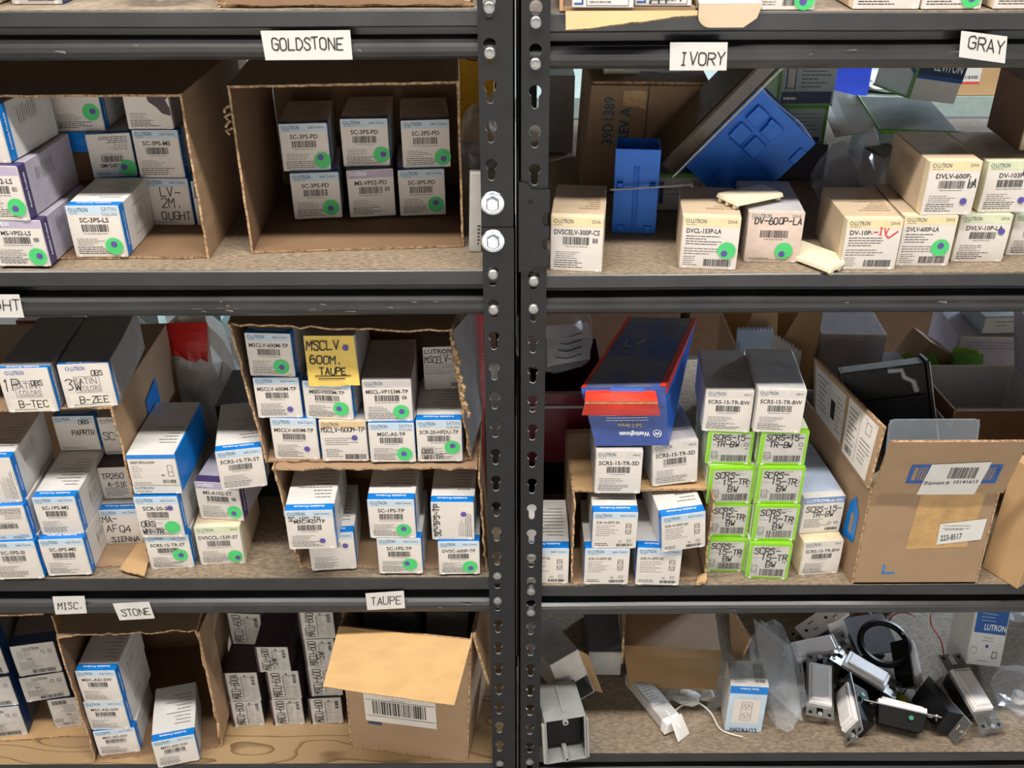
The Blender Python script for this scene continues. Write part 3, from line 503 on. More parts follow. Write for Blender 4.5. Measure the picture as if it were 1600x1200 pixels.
((-0.5725, 0.0172, 0.416), 7.6, 0.0, (0.0575, 0.0493, 0.1), 'satin', 'MSC-AD-SW', {}, 'bottom carton of three stacked in the box under the stone tag', 'stone coloured dimmer cartons'),
((-0.5761, 0.0184, 0.4659), 1.5, -0.0, (0.0559, 0.0556, 0.1), 'satin', 'MSC-AD-SW', {}, 'middle carton of three stacked in the box under the stone tag', 'stone coloured dimmer cartons'),
((-0.5749, 0.019, 0.5221), 1.0, 0.0, (0.0545, 0.0587, 0.1), 'satin', 'MSC-AD-SW', {}, 'top carton of three stacked in the box under the stone tag', 'stone coloured dimmer cartons'),
((-0.4815, -0.0012, 0.416), 13.8, -0.0, (0.058, 0.0527, 0.1), 'satin', 'MSC-AD-SW', {}, 'single carton jutting over the shelf edge in front of the stone box', 'stone coloured dimmer cartons'),
((-0.3967, 0.0689, 0.413), 4.6, 0.0, (0.0475, 0.052, 0.08), 'mali', '', {'hwv': [('MALU-600', 0.42, 0.08, 0.2)]}, 'dark mauve narrow carton with sideways marker label, bottom row, left', 'narrow dark mauve cartons'),
((-0.3369, 0.0709, 0.413), 3.4, -0.0, (0.0477, 0.0535, 0.08), 'mali', '', {'hwv': [('MALU-600', 0.42, 0.08, 0.2)]}, 'dark mauve narrow carton with sideways marker label, bottom row, middle', 'narrow dark mauve cartons'),
((-0.28, 0.0731, 0.413), 3.3, 0.0, (0.0496, 0.0533, 0.08), 'mali', '', {'hwv': [('MALU-600', 0.42, 0.08, 0.2)]}, 'dark mauve narrow carton with sideways marker label, bottom row, right, open top', 'narrow dark mauve cartons'),
((-0.3961, 0.0697, 0.4656), 1.5, 0.0, (0.0492, 0.0569, 0.08), 'mali', '', {'hwv': [('MALU-600A', 0.42, 0.08, 0.2)]}, 'dark mauve narrow carton with sideways marker label, second row up, left', 'narrow dark mauve cartons'),
((-0.3357, 0.0717, 0.4671), 2.1, 0.0, (0.0479, 0.0563, 0.08), 'mali', '', {'hwv': [('MALU-600', 0.42, 0.08, 0.2)]}, 'dark mauve narrow carton with sideways marker label, second row up, middle', 'narrow dark mauve cartons'),
((-0.2769, 0.078, 0.4669), 2.1, -0.0, (0.0494, 0.0581, 0.08), 'mali', '', {'hwv': [('MALU-600', 0.42, 0.08, 0.2)]}, 'dark mauve narrow carton with sideways marker label, second row up, right, behind the hanging flap', 'narrow dark mauve cartons'),
((-0.3448, 0.0706, 0.524), -0.3, -0.0, (0.0482, 0.0485, 0.08), 'mali', '', {'hwv': [('MALU-600', 0.42, 0.08, 0.2), ('SW', 0.62, 0.3, 0.2)]}, 'dark mauve narrow carton with sideways marker label, third row up, middle, two marker lines', 'narrow dark mauve cartons'),
((-0.2784, 0.0779, 0.5256), 2.2, -0.0, (0.0455, 0.0548, 0.08), 'mali', '', {'hwv': [('MALU-600', 0.42, 0.08, 0.2), ('SW', 0.62, 0.3, 0.2)]}, 'dark mauve narrow carton with sideways marker label, third row up, right, two marker lines', 'narrow dark mauve cartons'),
((-0.3966, 0.1266, 0.5231), -3.8, 0.0, (0.0519, 0.0606, 0.08), 'mali', '', {'hwv': [('MALU-600', 0.42, 0.08, 0.2)]}, 'dark mauve narrow carton with sideways marker label, set back at top left of the group', 'narrow dark mauve cartons'),
((-0.2772, 0.0791, 0.581), 2.8, 0.0, (0.0496, 0.0516, 0.08), 'mali', '', {'hwv': [('MALU-600', 0.42, 0.08, 0.2)]}, 'dark mauve narrow carton with sideways marker label, top row, right, just under the beam', 'narrow dark mauve cartons'),
((-0.5509, 0.0126, 1.0036), 2.4, 0.0, (0.057, 0.0571, 0.13), 'satinbig', '', {'hw': [('1P', 0.03, 0.5, 0.26, 0), ('OBS', 0.6, 0.62, 0.11, 0), ('B-TEC', 0.26, 0.1, 0.16, 0)]}, 'dull carton with marker initials lying left on top of the left middle box', 'cartons on top of the left middle box'),
((-0.4868, 0.0233, 1.0036), 5.5, 0.0, (0.057, 0.0567, 0.14), 'satinbig', '', {'hw': [('3W', 0.08, 0.42, 0.24, 0), ('OBS', 0.62, 0.74, 0.11, 0), ('B-ZEE', 0.28, 0.1, 0.16, 0)]}, 'dull carton with marker scrawl lying right on top of the left middle box', 'cartons on top of the left middle box'),
]
# ---------------------------------------------------------------- small cartons
# style: body, band or None, band width, face, header colour, header text, header right text
STY = {'satin': ('white_card', 'band_blue', .013, 'label_face', 'pale_blue', 'Satin Colors.'), 'satin2': ('white_card', 'band_blue', .013, 'label_face', 'pale_blue', 'SATIN'),
       'gfci': ('white_card', 'band_blue', .014, 'label_face', 'pale_blue', 'Satin Colors.'), 'maestro': ('maestro_body', 'maestro_band', .014, 'label_face', 'maestro_head', ''),
       'maestrog': ('mauve_grey', None, 0, 'label_face', 'mauve_head', ''), 'diva': ('diva_body', 'diva_edge', .010, 'label_face', 'diva_head', 'DIVA'), 'diva2': ('diva_body', 'diva_edge', .010, 'label_face', 'diva_head', 'DIVA'),
       'divag': ('diva_body', 'diva_green', .008, 'label_face', 'diva_green', 'DIVA'), 'divap': ('claro_body', 'diva_pink', .004, 'diva_pink', 'diva_pink', 'DIVA'), 'divac': ('diva_edge', 'diva_edge', .01, 'label_face', 'claro_edge', 'claro'),
       'claro': ('claro_body', 'claro_edge', .006, 'label_face', 'claro_edge', 'claro'), 'green': ('lime_paper', 'lime', .007, 'lime', None, ''), 'mali': ('plum', None, 0, 'label_grey', None, ''), 'mali2': ('plum', None, 0, 'label_face', None, ''),
       'lead': ('dark_card', 'navy', .022, 'label_grey', None, ''), 'krst': ('white_card', None, 0, 'label_face', 'band_blue', ''), 'dark': ('dark_card', None, 0, 'label_grey', None, ''), 'grey': ('grey_card', None, 0, 'grey_card', None, ''),
       'tan': ('claro_body', 'tan_head', .004, 'label_face', 'tan_head', ''), 'bluelab': ('bluelab_body', 'white_card', .012, 'label_face', 'bluelab_head', '')}
STY['satinbig'] = ('grey_card', 'band_blue', .006, 'label_face', None, '')
CATN = {'green': 'outlet_carton', 'gfci': 'outlet_carton', 'mali': 'slim_carton', 'mali2': 'slim_carton'}
def brand(p, u, v, s, m='teal_ink'):
    p.ring(u+s*.55, v+s*.5, s*.5, s*.16, m, n=10); p.text('LUTRON', u+s*1.3, v, s, m, cond=1.05, maxw=.27*p.w)
def print_front(p, st, pn, o, w, h):
    S = STY[st]; hd = S[4]
    if st in ('satin', 'satin2', 'gfci', 'maestro', 'maestrog', 'diva', 'diva2', 'divag', 'divap', 'divac', 'claro', 'tan'):
        hh = .17*h
        p.rect(.001, h-hh, w-.001, h-.0006, hd, 1)
        brand(p, .05*w, h-.115*h, .075*h, 'white_ink' if st == 'maestro' else 'teal_ink')
        p.lines(.07*w, .30*w, h-.142*h, 1, 1, th=.0006)
        if S[5] == 'SATIN':
            p.text('SATIN', w*.95, h-.10*h, .07*h, 'ink_soft', 'r', bold=False, maxw=w*.28); p.text('COLORS', w*.95, h-.19*h, .06*h, 'ink_soft', 'r', bold=False, maxw=w*.28)
        else: p.text(S[5], w*.94, h-.105*h, .05*h if S[5][:1] == 'S' else .06*h, 'ink_soft', 'r', maxw=w*(.34 if S[5][:1] == 'S' else .16))
    if st in ('satin', 'satin2', 'maestro', 'maestrog', 'diva', 'divag', 'divac', 'claro', 'divap'):
        if pn or st == 'divap':
            if not o.get('notext'): p.text(pn, w*.5, h*.685, .088*h, 'ink', 'c', maxw=w*.86)
            p.bars(w*.24, h*.50, w*.74, h*.645); p.lines(w*.2, w*.78, h*.465, 1, 1, al='c', th=.0006)
            if st in ('maestro', 'maestrog', 'diva'): p.bars(w*.80, h*.54, w*.90, h*.63, n=6)
        if pn or not o.get('hw'):
            p.lines(w*.10, w*.62, h*.36, 4, h*.038, th=.0006); p.lines(w*.08, w*.80, h*.20, 4, h*.042, th=.0008, m='ink')
        else: p.lines(w*.08, w*.7, h*.08, 2, h*.03, th=.0006)
    elif st == 'diva2':
        p.text(pn, w*.08, h*.70, .085*h, 'ink', maxw=w*.6); p.lines(w*.08, w*.72, h*.64, 4, h*.05, th=.0008, m='ink'); p.lines(w*.06, w*.88, h*.40, 3, h*.05); p.lines(w*.06, w*.34, h*.24, 5, h*.04, th=.0006); p.bars(w*.42, h*.06, w*.90, h*.20)
    elif st == 'tan':
        p.lines(w*.1, w*.9, h*.58, 4, h*.05); p.lines(w*.1, w*.5, h*.30, 5, h*.045); p.bars(w*.5, h*.05, w*.95, h*.18)
    elif st == 'gfci':
        p.text(pn, w*.08, h*.705, .062*h, 'ink', maxw=w*.52); p.lines(w*.08, w*.6, h*.645, 6, h*.055, th=.0007); p.outlet(w*.80, h*.56, h*.30); p.bars(w*.56, h*.05, w*.92, h*.13, n=16); p.lines(w*.07, w*.45, h*.13, 2, h*.05, th=.001, m='ink')
        p.frame(w*.78, h*.18, w*.87, h*.25, .0006, 'ink'); p.frame(w*.60, h*.17, w*.66, h*.22, .0005, 'ink')
    elif st == 'green':
        p.rect(w*.09, h*.06, w*.93, h*.93, 'label_grey', 1); p.lines(w*.3, w*.85, h*.89, 2, h*.05, th=.0007); p.bars(w*.32, h*.09, w*.88, h*.29); p.lines(w*.12, w*.3, h*.35, 5, h*.05, th=.0008)
        p.frame(w*.11, h*.20, w*.24, h*.40, .0006, 'ink'); p.ring(w*.85, h*.62, .0028, .0007, 'ink', n=12); p.rect(w*.82, h*.48, w*.89, h*.50, 'ink'); p.lines(w*.12, w*.85, h*.80, 2, h*.2, th=.0005)
    elif st == 'mali':
        p.rect(.0005, 0, .0035, h, 'plum', 1); p.rect(w*.16, h*.1, w*.185, h*.42, 'ink'); p.lines(w*.50, w*.74, h*.78, 8, h*.085, th=.0009); p.frame(w*.50, h*.06, w*.505, h*.85, .0006, 'ink_soft'); p.frame(w*.50, h*.84, w*.88, h*.86, .0006, 'ink_soft'); p.bars(w*.80, h*.60, w*.90, h*.90, n=7, vert=True); p.disc(w*.62, h*.9, .002, 'ink_soft'); p.lines(w*.76, w*.92, h*.45, 6, h*.07, th=.0006)
    elif st == 'satinbig':
        brand(p, .14*w, h*.86, .085*h, 'brand_blue'); p.text('SATIN', w*.28, h*.54, .15*h, 'ink_soft', bold=False, maxw=w*.42); p.text('COLORS', w*.32, h*.38, .13*h, 'ink_soft', bold=False, maxw=w*.42); p.frame(w*.26, h*.35, w*.76, h*.72, .0006, 'ink_soft'); p.rect(w*.10, h*.03, w*.92, h*.31, 'sticker_edge', 1); p.lines(w*.14, w*.8, h*.06, 1, 1)
    elif st == 'mali2': p.lines(w*.1, w*.85, h*.36, 6, h*.05, m='ink')
    elif st == 'lead':
        brand(p, w*.26, h*.83, .085*h, 'ink'); p.ring(w*.70, h*.74, .0028, .0008, 'ink', n=14); p.ring(w*.86, h*.74, .0028, .0008, 'ink', n=14); p.rect(w*.66, h*.66, w*.92, h*.67, 'ink_soft')
        for k in range(3):
            for j in range(2): p.frame(w*(.12+.1*k), h*(.58+.12*j), w*(.20+.1*k), h*(.68+.12*j), .0005, 'ink_soft')
        p.lines(w*.3, w*.5, h*.54, 1, 1, m='ink', th=.0016); p.lines(w*.1, w*.65, h*.45, 6, h*.045, m='ink', th=.0007); p.bars(w*.34, h*.05, w*.86, h*.18)
    elif st == 'krst':
        p.rect(0, h*.90, w, h, 'band_blue', 1); p.rect(0, 0, w, h*.22, 'white_card', 1); p.line((0, h*.22), (w, h*.22), .0007, 'ink_soft', 2); p.text('LUTRON', w*.05, h*.12, .06*h, 'teal_ink', cond=1.15); p.text(pn, w*.07, h*.78, .06*h, 'ink', maxw=w*.5)
        p.lines(w*.07, w*.3, h*.71, 6, h*.055, th=.0006); p.lines(w*.07, w*.6, h*.30, 2, h*.035, th=.0006); p.frame(w*.80, h*.45, w*.91, h*.74, .0006, 'ink'); p.rect(w*.80, h*.56, w*.91, h*.57, 'ink'); p.bars(w*.66, h*.28, w*.94, h*.37, n=14); p.bars(w*.65, h*.46, w*.72, h*.51, n=6); p.text('KRST-PRO', w*.06, h*.03, .05*h, 'ink_soft')
    elif st == 'dark':
        p.text('LUTRON', w*.06, h*.85, .1*h, 'ink'); p.lines(w*.5, w*.95, h*.92, 3, h*.05); p.lines(w*.06, w*.9, h*.58, 5, h*.05); p.bars(w*.8, h*.06, w*1.0, h*.15, n=8)
    elif st == 'bluelab':
        p.rect(.0006, h*.84, w-.0006, h, 'bluelab_head', 1); p.text('LUTRON', w*.07, h*.88, .075*h, 'white_ink', cond=1.15); p.text('Radio RA2', w*.94, h*.88, .06*h, 'white_ink', 'r'); p.lines(w*.08, w*.7, h*.40, 6, h*.045, th=.0006, m='ink'); p.ring(w*.70, h*.27, .0024, .0006, 'ink'); p.frame(w*.82, h*.24, w*.90, h*.30, .0006, 'ink'); p.bars(w*.62, h*.06, w*.92, h*.14, n=14)
def carton(row):
    loc, yaw, roll, (w, h, d), st, pn, o, label, grp = row
    name = CATN.get(st, 'switch_carton'); S = STY[st]; rnd = random.Random(label)
    root = thing(name, label, 'carton', loc, (0, math.radians(roll), math.radians(yaw)), grp)
    body, band, bw, face = S[:4]
    # sleeve: eight-sided outline run back through the depth
    c = .0009; hw = w/2
    ol = [(-hw+c, 0), (hw-c, 0), (hw, c), (hw, h-c), (hw-c, h), (-hw+c, h), (-hw, h-c), (-hw, c)]
    sides = ['bottom', 'er', 'right', 'er', 'top', 'el', 'left', 'el']
    ys = [0]+([bw] if band else [])+[d*.5, d]
    m = MB(); vs = []
    for y in ys:
        b = math.sin(PI*min(1, y/d))*.0007
        vs += [(x+(b if x > 0 else -b)*(1 if abs(x) > hw-c*.5 else 0), y, z-(b if z > h-c*.5 else 0)) for x, z in ol]
    for i in range(len(ys)-1):
        for k in range(8):
            mm = band if (band and i == 0) else body
            if o.get('blueside') and sides[k] in ('right', 'er'): mm = 'band_blue'
            m.mesh([vs[i*8+k], vs[i*8+(k+1) % 8], vs[(i+1)*8+(k+1) % 8], vs[(i+1)*8+k]], [(0, 1, 2, 3)], mm)
    m.poly([vs[k] for k in range(8)], body); m.poly([vs[(len(ys)-1)*8+k] for k in reversed(range(8))], body)
    top = Pr(m, lambda u, v, l: (u-hw, v, h+.0002+.00008*l), w, d, seed=label+'t')
    tp = Pr(m, lambda u, v, l: (hw-u, d-v, h+.0002+.00008*l), w, d, seed=label+'u')   # reads from the back
    if band in ('band_blue',): tp.text('Available Products', w*.5, d-bw*.72, .0034, 'white_ink', 'c')
    if st in ('satin', 'satin2', 'gfci', 'diva', 'diva2', 'divag', 'maestrog', 'krst', 'claro', 'divac'):
        n = 9 if 'satin' in st or st == 'gfci' else 6
        for k in range(n):
            v = .026+k*.0068
            if v < d-.01: tp.lines(w*.10, w*(.45+.4*rnd.random()), d-v, 1, 1, th=.0011, m='ink_soft' if not st.startswith('diva') else 'kraft_ink')
    sd = o.get('side')
    for sg in (1, -1):
        pr = Pr(m, (lambda s_: (lambda u, v, l: (s_*(hw+.0009+.00008*l), u if s_ > 0 else d-u, v)))(sg), d, h, seed=label+str(sg))
        ub = .002 if sg > 0 else d-bw+.002
        if band in ('band_blue', 'maestro_band'): pr.text('Available Products', .0075 if sg > 0 else d-.0035, h*.2, .0034, 'white_ink', ang=PI/2, maxw=h*.7)
        if sd == sg or sd == 1 and sg == 1 or st in ('maestro',):
            for k in range(9): pr.lines(.030+k*.0044, .0302+k*.0044+.001, h*.7, 1, 1, th=h*.35*rnd.uniform(.5, 1), m='kraft_ink' if st.startswith('diva') else 'ink_soft')
        elif st == 'satin' or st == 'satin2':
            for k in range(6): pr.lines(.036+k*.0042, .0372+k*.0042, h*.5, 1, 1, th=h*.3*rnd.uniform(.5, 1), m='ink_soft')
            pr.frame(d*.35, h*.22, d*.8, h*.78, .0005, 'ink_soft')
    m.build('carton_sleeve', root)
    # end flap with its tuck notches and printing
    f = MB(); fn = lambda u, v, l: (u-hw, -.0007-.00009*l-.0009*math.sin(PI*min(1, max(0, v/h)))*(1 if st != 'green' else .6), v)
    nv = 6
    e = lambda v: .0004 if v > .004 else .0012
    for i in range(nv):
        v0, v1 = h*i/nv, h*(i+1)/nv
        f.poly([fn(.0006, v0, 0), fn(w-.0006, v0, 0), fn(w-.0006, v1, 0), fn(.0006, v1, 0)], face)
        for u, sg in ((.0006, 1), (w-.0006, -1)):
            a, b = fn(u, v0, 0), fn(u, v1, 0); f.poly([a, b, (b[0], .0002, b[2]), (a[0], .0002, a[2])], face)
    for v in (0, h):
        a, b = fn(.0006, v, 0), fn(w-.0006, v, 0); f.poly([a, b, (b[0], .0002, v), (a[0], .0002, v)], face)
    for u in (.0035, w-.0075): f.box(u-hw, u+.004-hw, -.0016, .0002, .0001, .0022, 'white_card')
    p = Pr(f, fn, w, h, rot={0: 0, 1: 1, 2: 2}.get(2 if o.get('flip') else (1 if o.get('rot') else 0)), seed=label, curved=True)
    print_front(p, st, pn, o, w, h)
    q = Pr(f, fn, w, h, seed=label+'h', curved=True)
    for t, u, v, s, a in o.get('hw', []): q.hand(t, u*w, v*h, s*h, wt=(.0013 if st == 'green' else .0011) if s > .11 else .0009, maxw=w*(.97-u))
    for t, u, v, s, a in o.get('hwr', []): q.hand(t, u*w, v*h, s*h, 'marker_red', .0012)
    if o.get('hwr'): q.line((w*.72, h*.70), (w*.78, h*.64), .0014, 'marker_red', 4); q.line((w*.78, h*.64), (w*.93, h*.78), .0014, 'marker_red', 4)
    for hv in o.get('hwv', []): q.hand(hv[0], hv[1]*w, hv[2]*h, hv[3]*h, ang=PI/2, wt=.0012, maxw=h*.88)
    if o.get('lowbar'): q.bars(w*.3, h*.62, w*.7, h*.78)
    if o.get('torn'): q.poly([(w*.45, h*.98), (w*.98, h*.98), (w*.98, h*.3), (w*.8, h*.36), (w*.7, h*.5), (w*.55, h*.62), (w*.5, h*.8)], 'plum', 4)
    f.build('end_flap', root)
    def dot(u, v, r, m_, nm, par, lay, t=.0002):
        s = MB(); pu, pv = min(max(u*w, r*.9), w-r*.9), max(v*h, r*.95)
        yy = fn(pu, pv, 0)[1]-.0005-lay*.00025
        n = 24; A = [(pu-hw+r*math.cos(2*PI*k/n), yy, pv+r*math.sin(2*PI*k/n)) for k in range(n)]; Bq = [(x, y+t, z) for x, y, z in A]
        s.poly(A, m_)
        for k in range(n): s.poly([A[k], A[(k+1) % n], Bq[(k+1) % n], Bq[k]], m_)
        return s.build(nm, par)
    for u, v in o.get('g', []):
        g = dot(u, v, .0094, 'dot_green', 'green_sticker', root, 1); g['label'] = 'round green sticker'
        cu, cv = min(max(u*w, .0085), w-.0085)/w, max(v*h, .009)/h; rr = random.Random(label+'dot'); a_ = rr.uniform(0, 2*PI); dd = o.get('dotr', rr.choice((.001, .0022, .004)))
        s = dot(cu+dd*math.cos(a_)/w, cv+dd*math.sin(a_)/h, .0034, 'dot_purple', 'purple_sticker', g, 2); s['label'] = 'small purple dot stuck on the green one'
    for u, v in o.get('gplain', []): dot(u, v, .0094, 'dot_green', 'green_sticker', root, 1)['label'] = 'plain round green sticker'
    for u, v in o.get('p', []): dot(u, v, .0036, 'dot_purple', 'purple_sticker', root, 1)['label'] = 'small purple dot'
    if o.get('hangflap'):
        t = MB(); t.sheet((-hw*.95, -.004, -.022), (hw*.75, -.004, -.024), (hw*.95, -.0015, -.001), (-hw*.95, -.0015, -.001), .0005, 'band_blue', nu=6, nv=3, bulge=.002); t.build('tuck_flap', root)['label'] = 'blue flap hanging open'
    if o.get('note'):
        t = MB(); g = lambda u, v, l: (u-hw, -.0022-.00012*l-.0035*(1-v/h)**2, v-.004)
        t.sheet((-hw+.001, -.0052, -.003), (hw+.001, -.0052, -.004), (hw-.002, -.0021, h), (-hw+.001, -.0021, h), .0003, 'note_yellow', nu=8, nv=6, rough=.002, bulge=.0012, seed=4)
        P2 = Pr(t, lambda u, v, l: (u-hw, -.0062-.0001*l+(v/h)*.0022, v), w, h, seed='note')
        P2.hand('MSCLV', .05*w, .72*h, .19*h, wt=.0014, maxw=w*.66); P2.hand('600M.', .10*w, .42*h, .17*h, wt=.0014, maxw=w*.74); P2.hand('TAUPE', .26*w, .20*h, .14*h, wt=.0014, maxw=w*.6)
        P2.line((w*.16, h*.16), (w*.86, h*.17), .0012, 'marker', 3); P2.line((w*.22, h*.10), (w*.74, h*.11), .0012, 'marker', 3); P2.disc(w*.80, h*.76, .0036, 'dot_purple', 3)
        t.build('paper_note', root)['label'] = 'yellow note with marker writing'
    if st == 'mali' and 'open top' in label: pass
    return root
for row in CARTONS: carton(row)
# ---------------------------------------------------------------- open cardboard boxes
def V3(x, y, z): return Vector((x, y, z))
def carton_walls(name, label, C, ztop, walls='floor top left right back', t=.0024, rough=.0016, out='kraft', inn='kraft', group=None, tops=None, cat='cardboard box', seed=0):
    """C: floor corners FL FR BR BL (outer); tops: outer top corners, default straight above"""
    z0 = C[0][2]; O = V3((C[0][0]+C[1][0])/2, (C[0][1]+C[1][1])/2, z0)
    b = [Vector(c)-O for c in C]; u = [Vector(c)-O for c in tops] if tops else [p+V3(0, 0, ztop-z0) for p in b]
    root = thing(name, label, cat, O, (0, 0, 0), group)
    W = walls.split(); m = MB()
    FL, FR, BR, BL = b; TL, TR, UR, UL = u
    ins = V3(t+.0003, 0, 0); up = V3(0, 0, t+.0003); bk = V3(0, t+.0003, 0)
    if 'floor' in W: m.sheet(FL+ins, FR-ins, BR-ins, BL+ins, t, inn, 'corrugated', 16, 4, rough, seed=seed+1, flatj=True)
    if 'top' in W: m.sheet(TL-up+ins, TR-up-ins, UR-up-ins-bk, UL-up+ins-bk, t, inn, 'corrugated', 22, 4, rough, seed=seed+2, bulge=-.001, back=out)
    if 'left' in W: m.sheet(TL, FL, BL, UL, t, out, 'corrugated', 18, 4, rough, seed=seed+3, back=inn)
    if 'right' in W: m.sheet(FR, TR, UR, BR, t, out, 'corrugated', 18, 4, rough, seed=seed+4, back=inn)
    if 'back' in W: m.sheet(BR-ins, BL+ins, UL+ins, UR-ins, t, inn, 'corrugated', 4, 4, 0, seed=seed+5, back=out)
    if 'front' in W: m.sheet(FL+ins, FR-ins, TR-ins, TL+ins, -t, out, 'corrugated', 4, 4, 0, back=inn)
    m.build('carton_walls', root)
    return root, O
zl = .0006
# left box on the upper shelf, and the goldstone box
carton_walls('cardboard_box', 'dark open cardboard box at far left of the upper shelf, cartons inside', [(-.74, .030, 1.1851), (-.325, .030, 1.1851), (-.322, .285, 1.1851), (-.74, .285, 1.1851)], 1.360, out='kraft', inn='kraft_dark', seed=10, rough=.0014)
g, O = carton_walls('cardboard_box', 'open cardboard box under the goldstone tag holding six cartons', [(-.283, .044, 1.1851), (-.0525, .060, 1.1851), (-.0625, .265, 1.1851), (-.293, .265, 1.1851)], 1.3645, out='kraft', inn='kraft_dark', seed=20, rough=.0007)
m = MB()
for k in range(4):
    p = V3(-.2832+.001*math.sin(k*2.1), .042, 1.345-.0075*k)-O; m.tube([p, p+V3(-.004-.002*(k % 2), -.003, -.002-.001*(k % 3)), p+V3(-.005+.002*(k % 2), -.002, -.006)], .0014, 'corrugated', 6)
m.build('torn_fibre', g)
# left box on the middle shelf
c, O = carton_walls('cardboard_box', 'cardboard box at far left of the middle shelf, two dull cartons on top', [(-.76, .012, .7631), (-.4645, .024, .7631), (-.4665, .235, .7631), (-.76, .235, .7631)], 1.0030, seed=30, rough=.0026)
m = MB(); P = [V3(-.4640, .115, .955), V3(-.4642, .160, .965), V3(-.4642, .160, .915), V3(-.4640, .115, .900)]
m.poly([p-O for p in P], 'band_blue'); m.build('printed_mark', c)
m = MB(); m.sheet(V3(-.500, .010, .7668)-O, V3(-.4640, -.002, .7668)-O, V3(-.4720, .060, .7690)-O, V3(-.492, .060, .7690)-O, .002, 'kraft_light', 'corrugated', 8, 3, .001); m.build('loose_flap', c)
# the two taupe boxes, one on the other
carton_walls('cardboard_box', 'lower open cardboard box above the taupe tag, worn edges, six cartons inside', [(-.2735, .019, .7631), (-.0330, .012, .7631), (-.0330, .21, .7631), (-.278, .21, .7631)], .9165, tops=[(-.289, .022, .9165), (-.0395, .022, .9165), (-.040, .21, .9165), (-.294, .21, .9165)], seed=40, rough=.0028)
d1, O = carton_walls('cardboard_box', 'upper open cardboard box with torn right edge, full of taupe cartons', [(-.2995, .034, .9170), (-.0500, .034, .9170), (-.0440, .21, .9170), (-.320, .21, .9170)], 1.103, tops=[(-.3185, .036, 1.103), (-.0680, .038, 1.094), (-.052, .21, 1.094), (-.335, .21, 1.103)], seed=50, rough=.0030)
m = MB(); m.sheet(V3(-.0500, .036, .925)-O, V3(-.0690, .040, 1.088)-O, V3(-.0360, .110, 1.10)-O, V3(-.0325, .110, .955)-O, .002, 'grey_card', 'corrugated', 10, 4, .0015); m.build('side_flap', d1)
m = MB()
for k in range(9):
    p = V3(-.0690+.0015*(k % 3)-.0012*k*0, .034-.001*(k % 2), 1.086-.012*k)-O+V3(.0016*k, 0, 0); m.tube([p, p+V3(.003, -.003, -.003), p+V3(.002, -.002, -.008)], .0022, 'kraft_edge', 6)
m.build('torn_fibre', d1)
# small open box beside the right post with a folded top
e, O = carton_walls('cardboard_box', 'small open cardboard box beside the right post, four outlet cartons inside', [(.0735, .002, .7481), (.2460, .010, .7481), (.2500, .165, .7481), (.0720, .165, .7481)], .8765, walls='floor left right back', seed=60, rough=.0022)
m = MB(); m.sheet(V3(.0745, .030, .8720)-O, V3(.2468, .034, .8720)-O, V3(.2475, .160, .8725)-O, V3(.0745, .160, .8725)-O, .0030, 'kraft_light', 'corrugated', 16, 4, .001); m.build('top_flap', e)
m = MB(); m.sheet(V3(.232, -.004, .7490)-O, V3(.2470, .002, .7500)-O, V3(.2475, .011, .757)-O, V3(.238, .012, .7490)-O, .004, 'kraft_light', 'corrugated', 6, 3, .003); m.build('torn_flap', e)
# tray of old blue cartons and the stone box
ft, O = carton_walls('cardboard_box', 'cardboard tray cut by the lower left frame edge, old dark blue cartons inside', [(-.86, .036, .4131), (-.628, .050, .4131), (-.650, .255, .4131), (-.88, .255, .4131)], .6525, walls='floor right back', out='kraft_light', inn='kraft_light', seed=70)
m = MB(); m.sheet(V3(-.860, .048, .6505)-O, V3(-.6400, .050, .6535)-O, V3(-.655, .150, .6535)-O, V3(-.875, .150, .6505)-O, .003, 'kraft_light', 'corrugated', 14, 3, .001); m.build('top_flap', ft)
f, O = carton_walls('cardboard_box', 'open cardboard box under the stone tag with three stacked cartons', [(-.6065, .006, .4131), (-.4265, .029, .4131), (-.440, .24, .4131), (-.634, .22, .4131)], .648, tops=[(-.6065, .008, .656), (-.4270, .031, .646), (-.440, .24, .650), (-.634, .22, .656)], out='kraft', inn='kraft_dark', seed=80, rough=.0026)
m = MB(); m.sheet(V3(-.4245, .030, .4300)-O, V3(-.4255, .032, .640)-O, V3(-.4235, .075, .640)-O, V3(-.4225, .075, .440)-O, .003, 'kraft', 'corrugated', 12, 3, .001); m.build('side_flap', f)
# amber flapped carton at the right end of the lower left shelf
C = [(-.2385, .029, .4131), (-.0660, .001, .4131), (-.0375, .175, .4131), (-.2100, .205, .4131)]
T = [(-.2340, .029, .652), (-.0545, .001, .654), (-.0345, .175, .654), (-.2060, .205, .652)]
h, O = carton_walls('cardboard_box', 'big cardboard box with its front flap hanging open beside the left post', C, .652, walls='floor left right back front', tops=T, seed=90, rough=0)
m = MB(); a, b = [Vector(T[k])-O+V3(0, -.003, .001) for k in (0, 1)]; p, q = V3(-.247, -.045, .616)-O, V3(-.0765, -.060, .597)-O
m.sheet(p, q, b, a, .0035, 'amber_card', 'corrugated', 10, 6, .0006, bulge=.003); m.build('front_flap', h)
m = MB(); a, b = Vector(T[1])-O+V3(.001, .004, 0), Vector(T[2])-O+V3(.0, 0, 0)
m.sheet(V3(-.0345, -.003, .574)-O+V3(0, 0, 0), V3(-.0325, .120, .560)-O, b, a, .003, 'kraft_light', 'corrugated', 8, 4, .001); m.build('side_flap', h)
m = MB(); A, Bq = Vector(C[0])-O, Vector(C[1])-O; up = V3(0, 0, .239); ex = (Bq-A).normalized(); ny = ex.cross(V3(0, 0, 1)).normalized()
W, H = (Bq-A).length, .239
pr = Pr(m, lambda u, v, l: A+ex*u+V3(.006*u/W*0, 0, v)+ny*(.0006+.0001*l), W, H, seed='H')
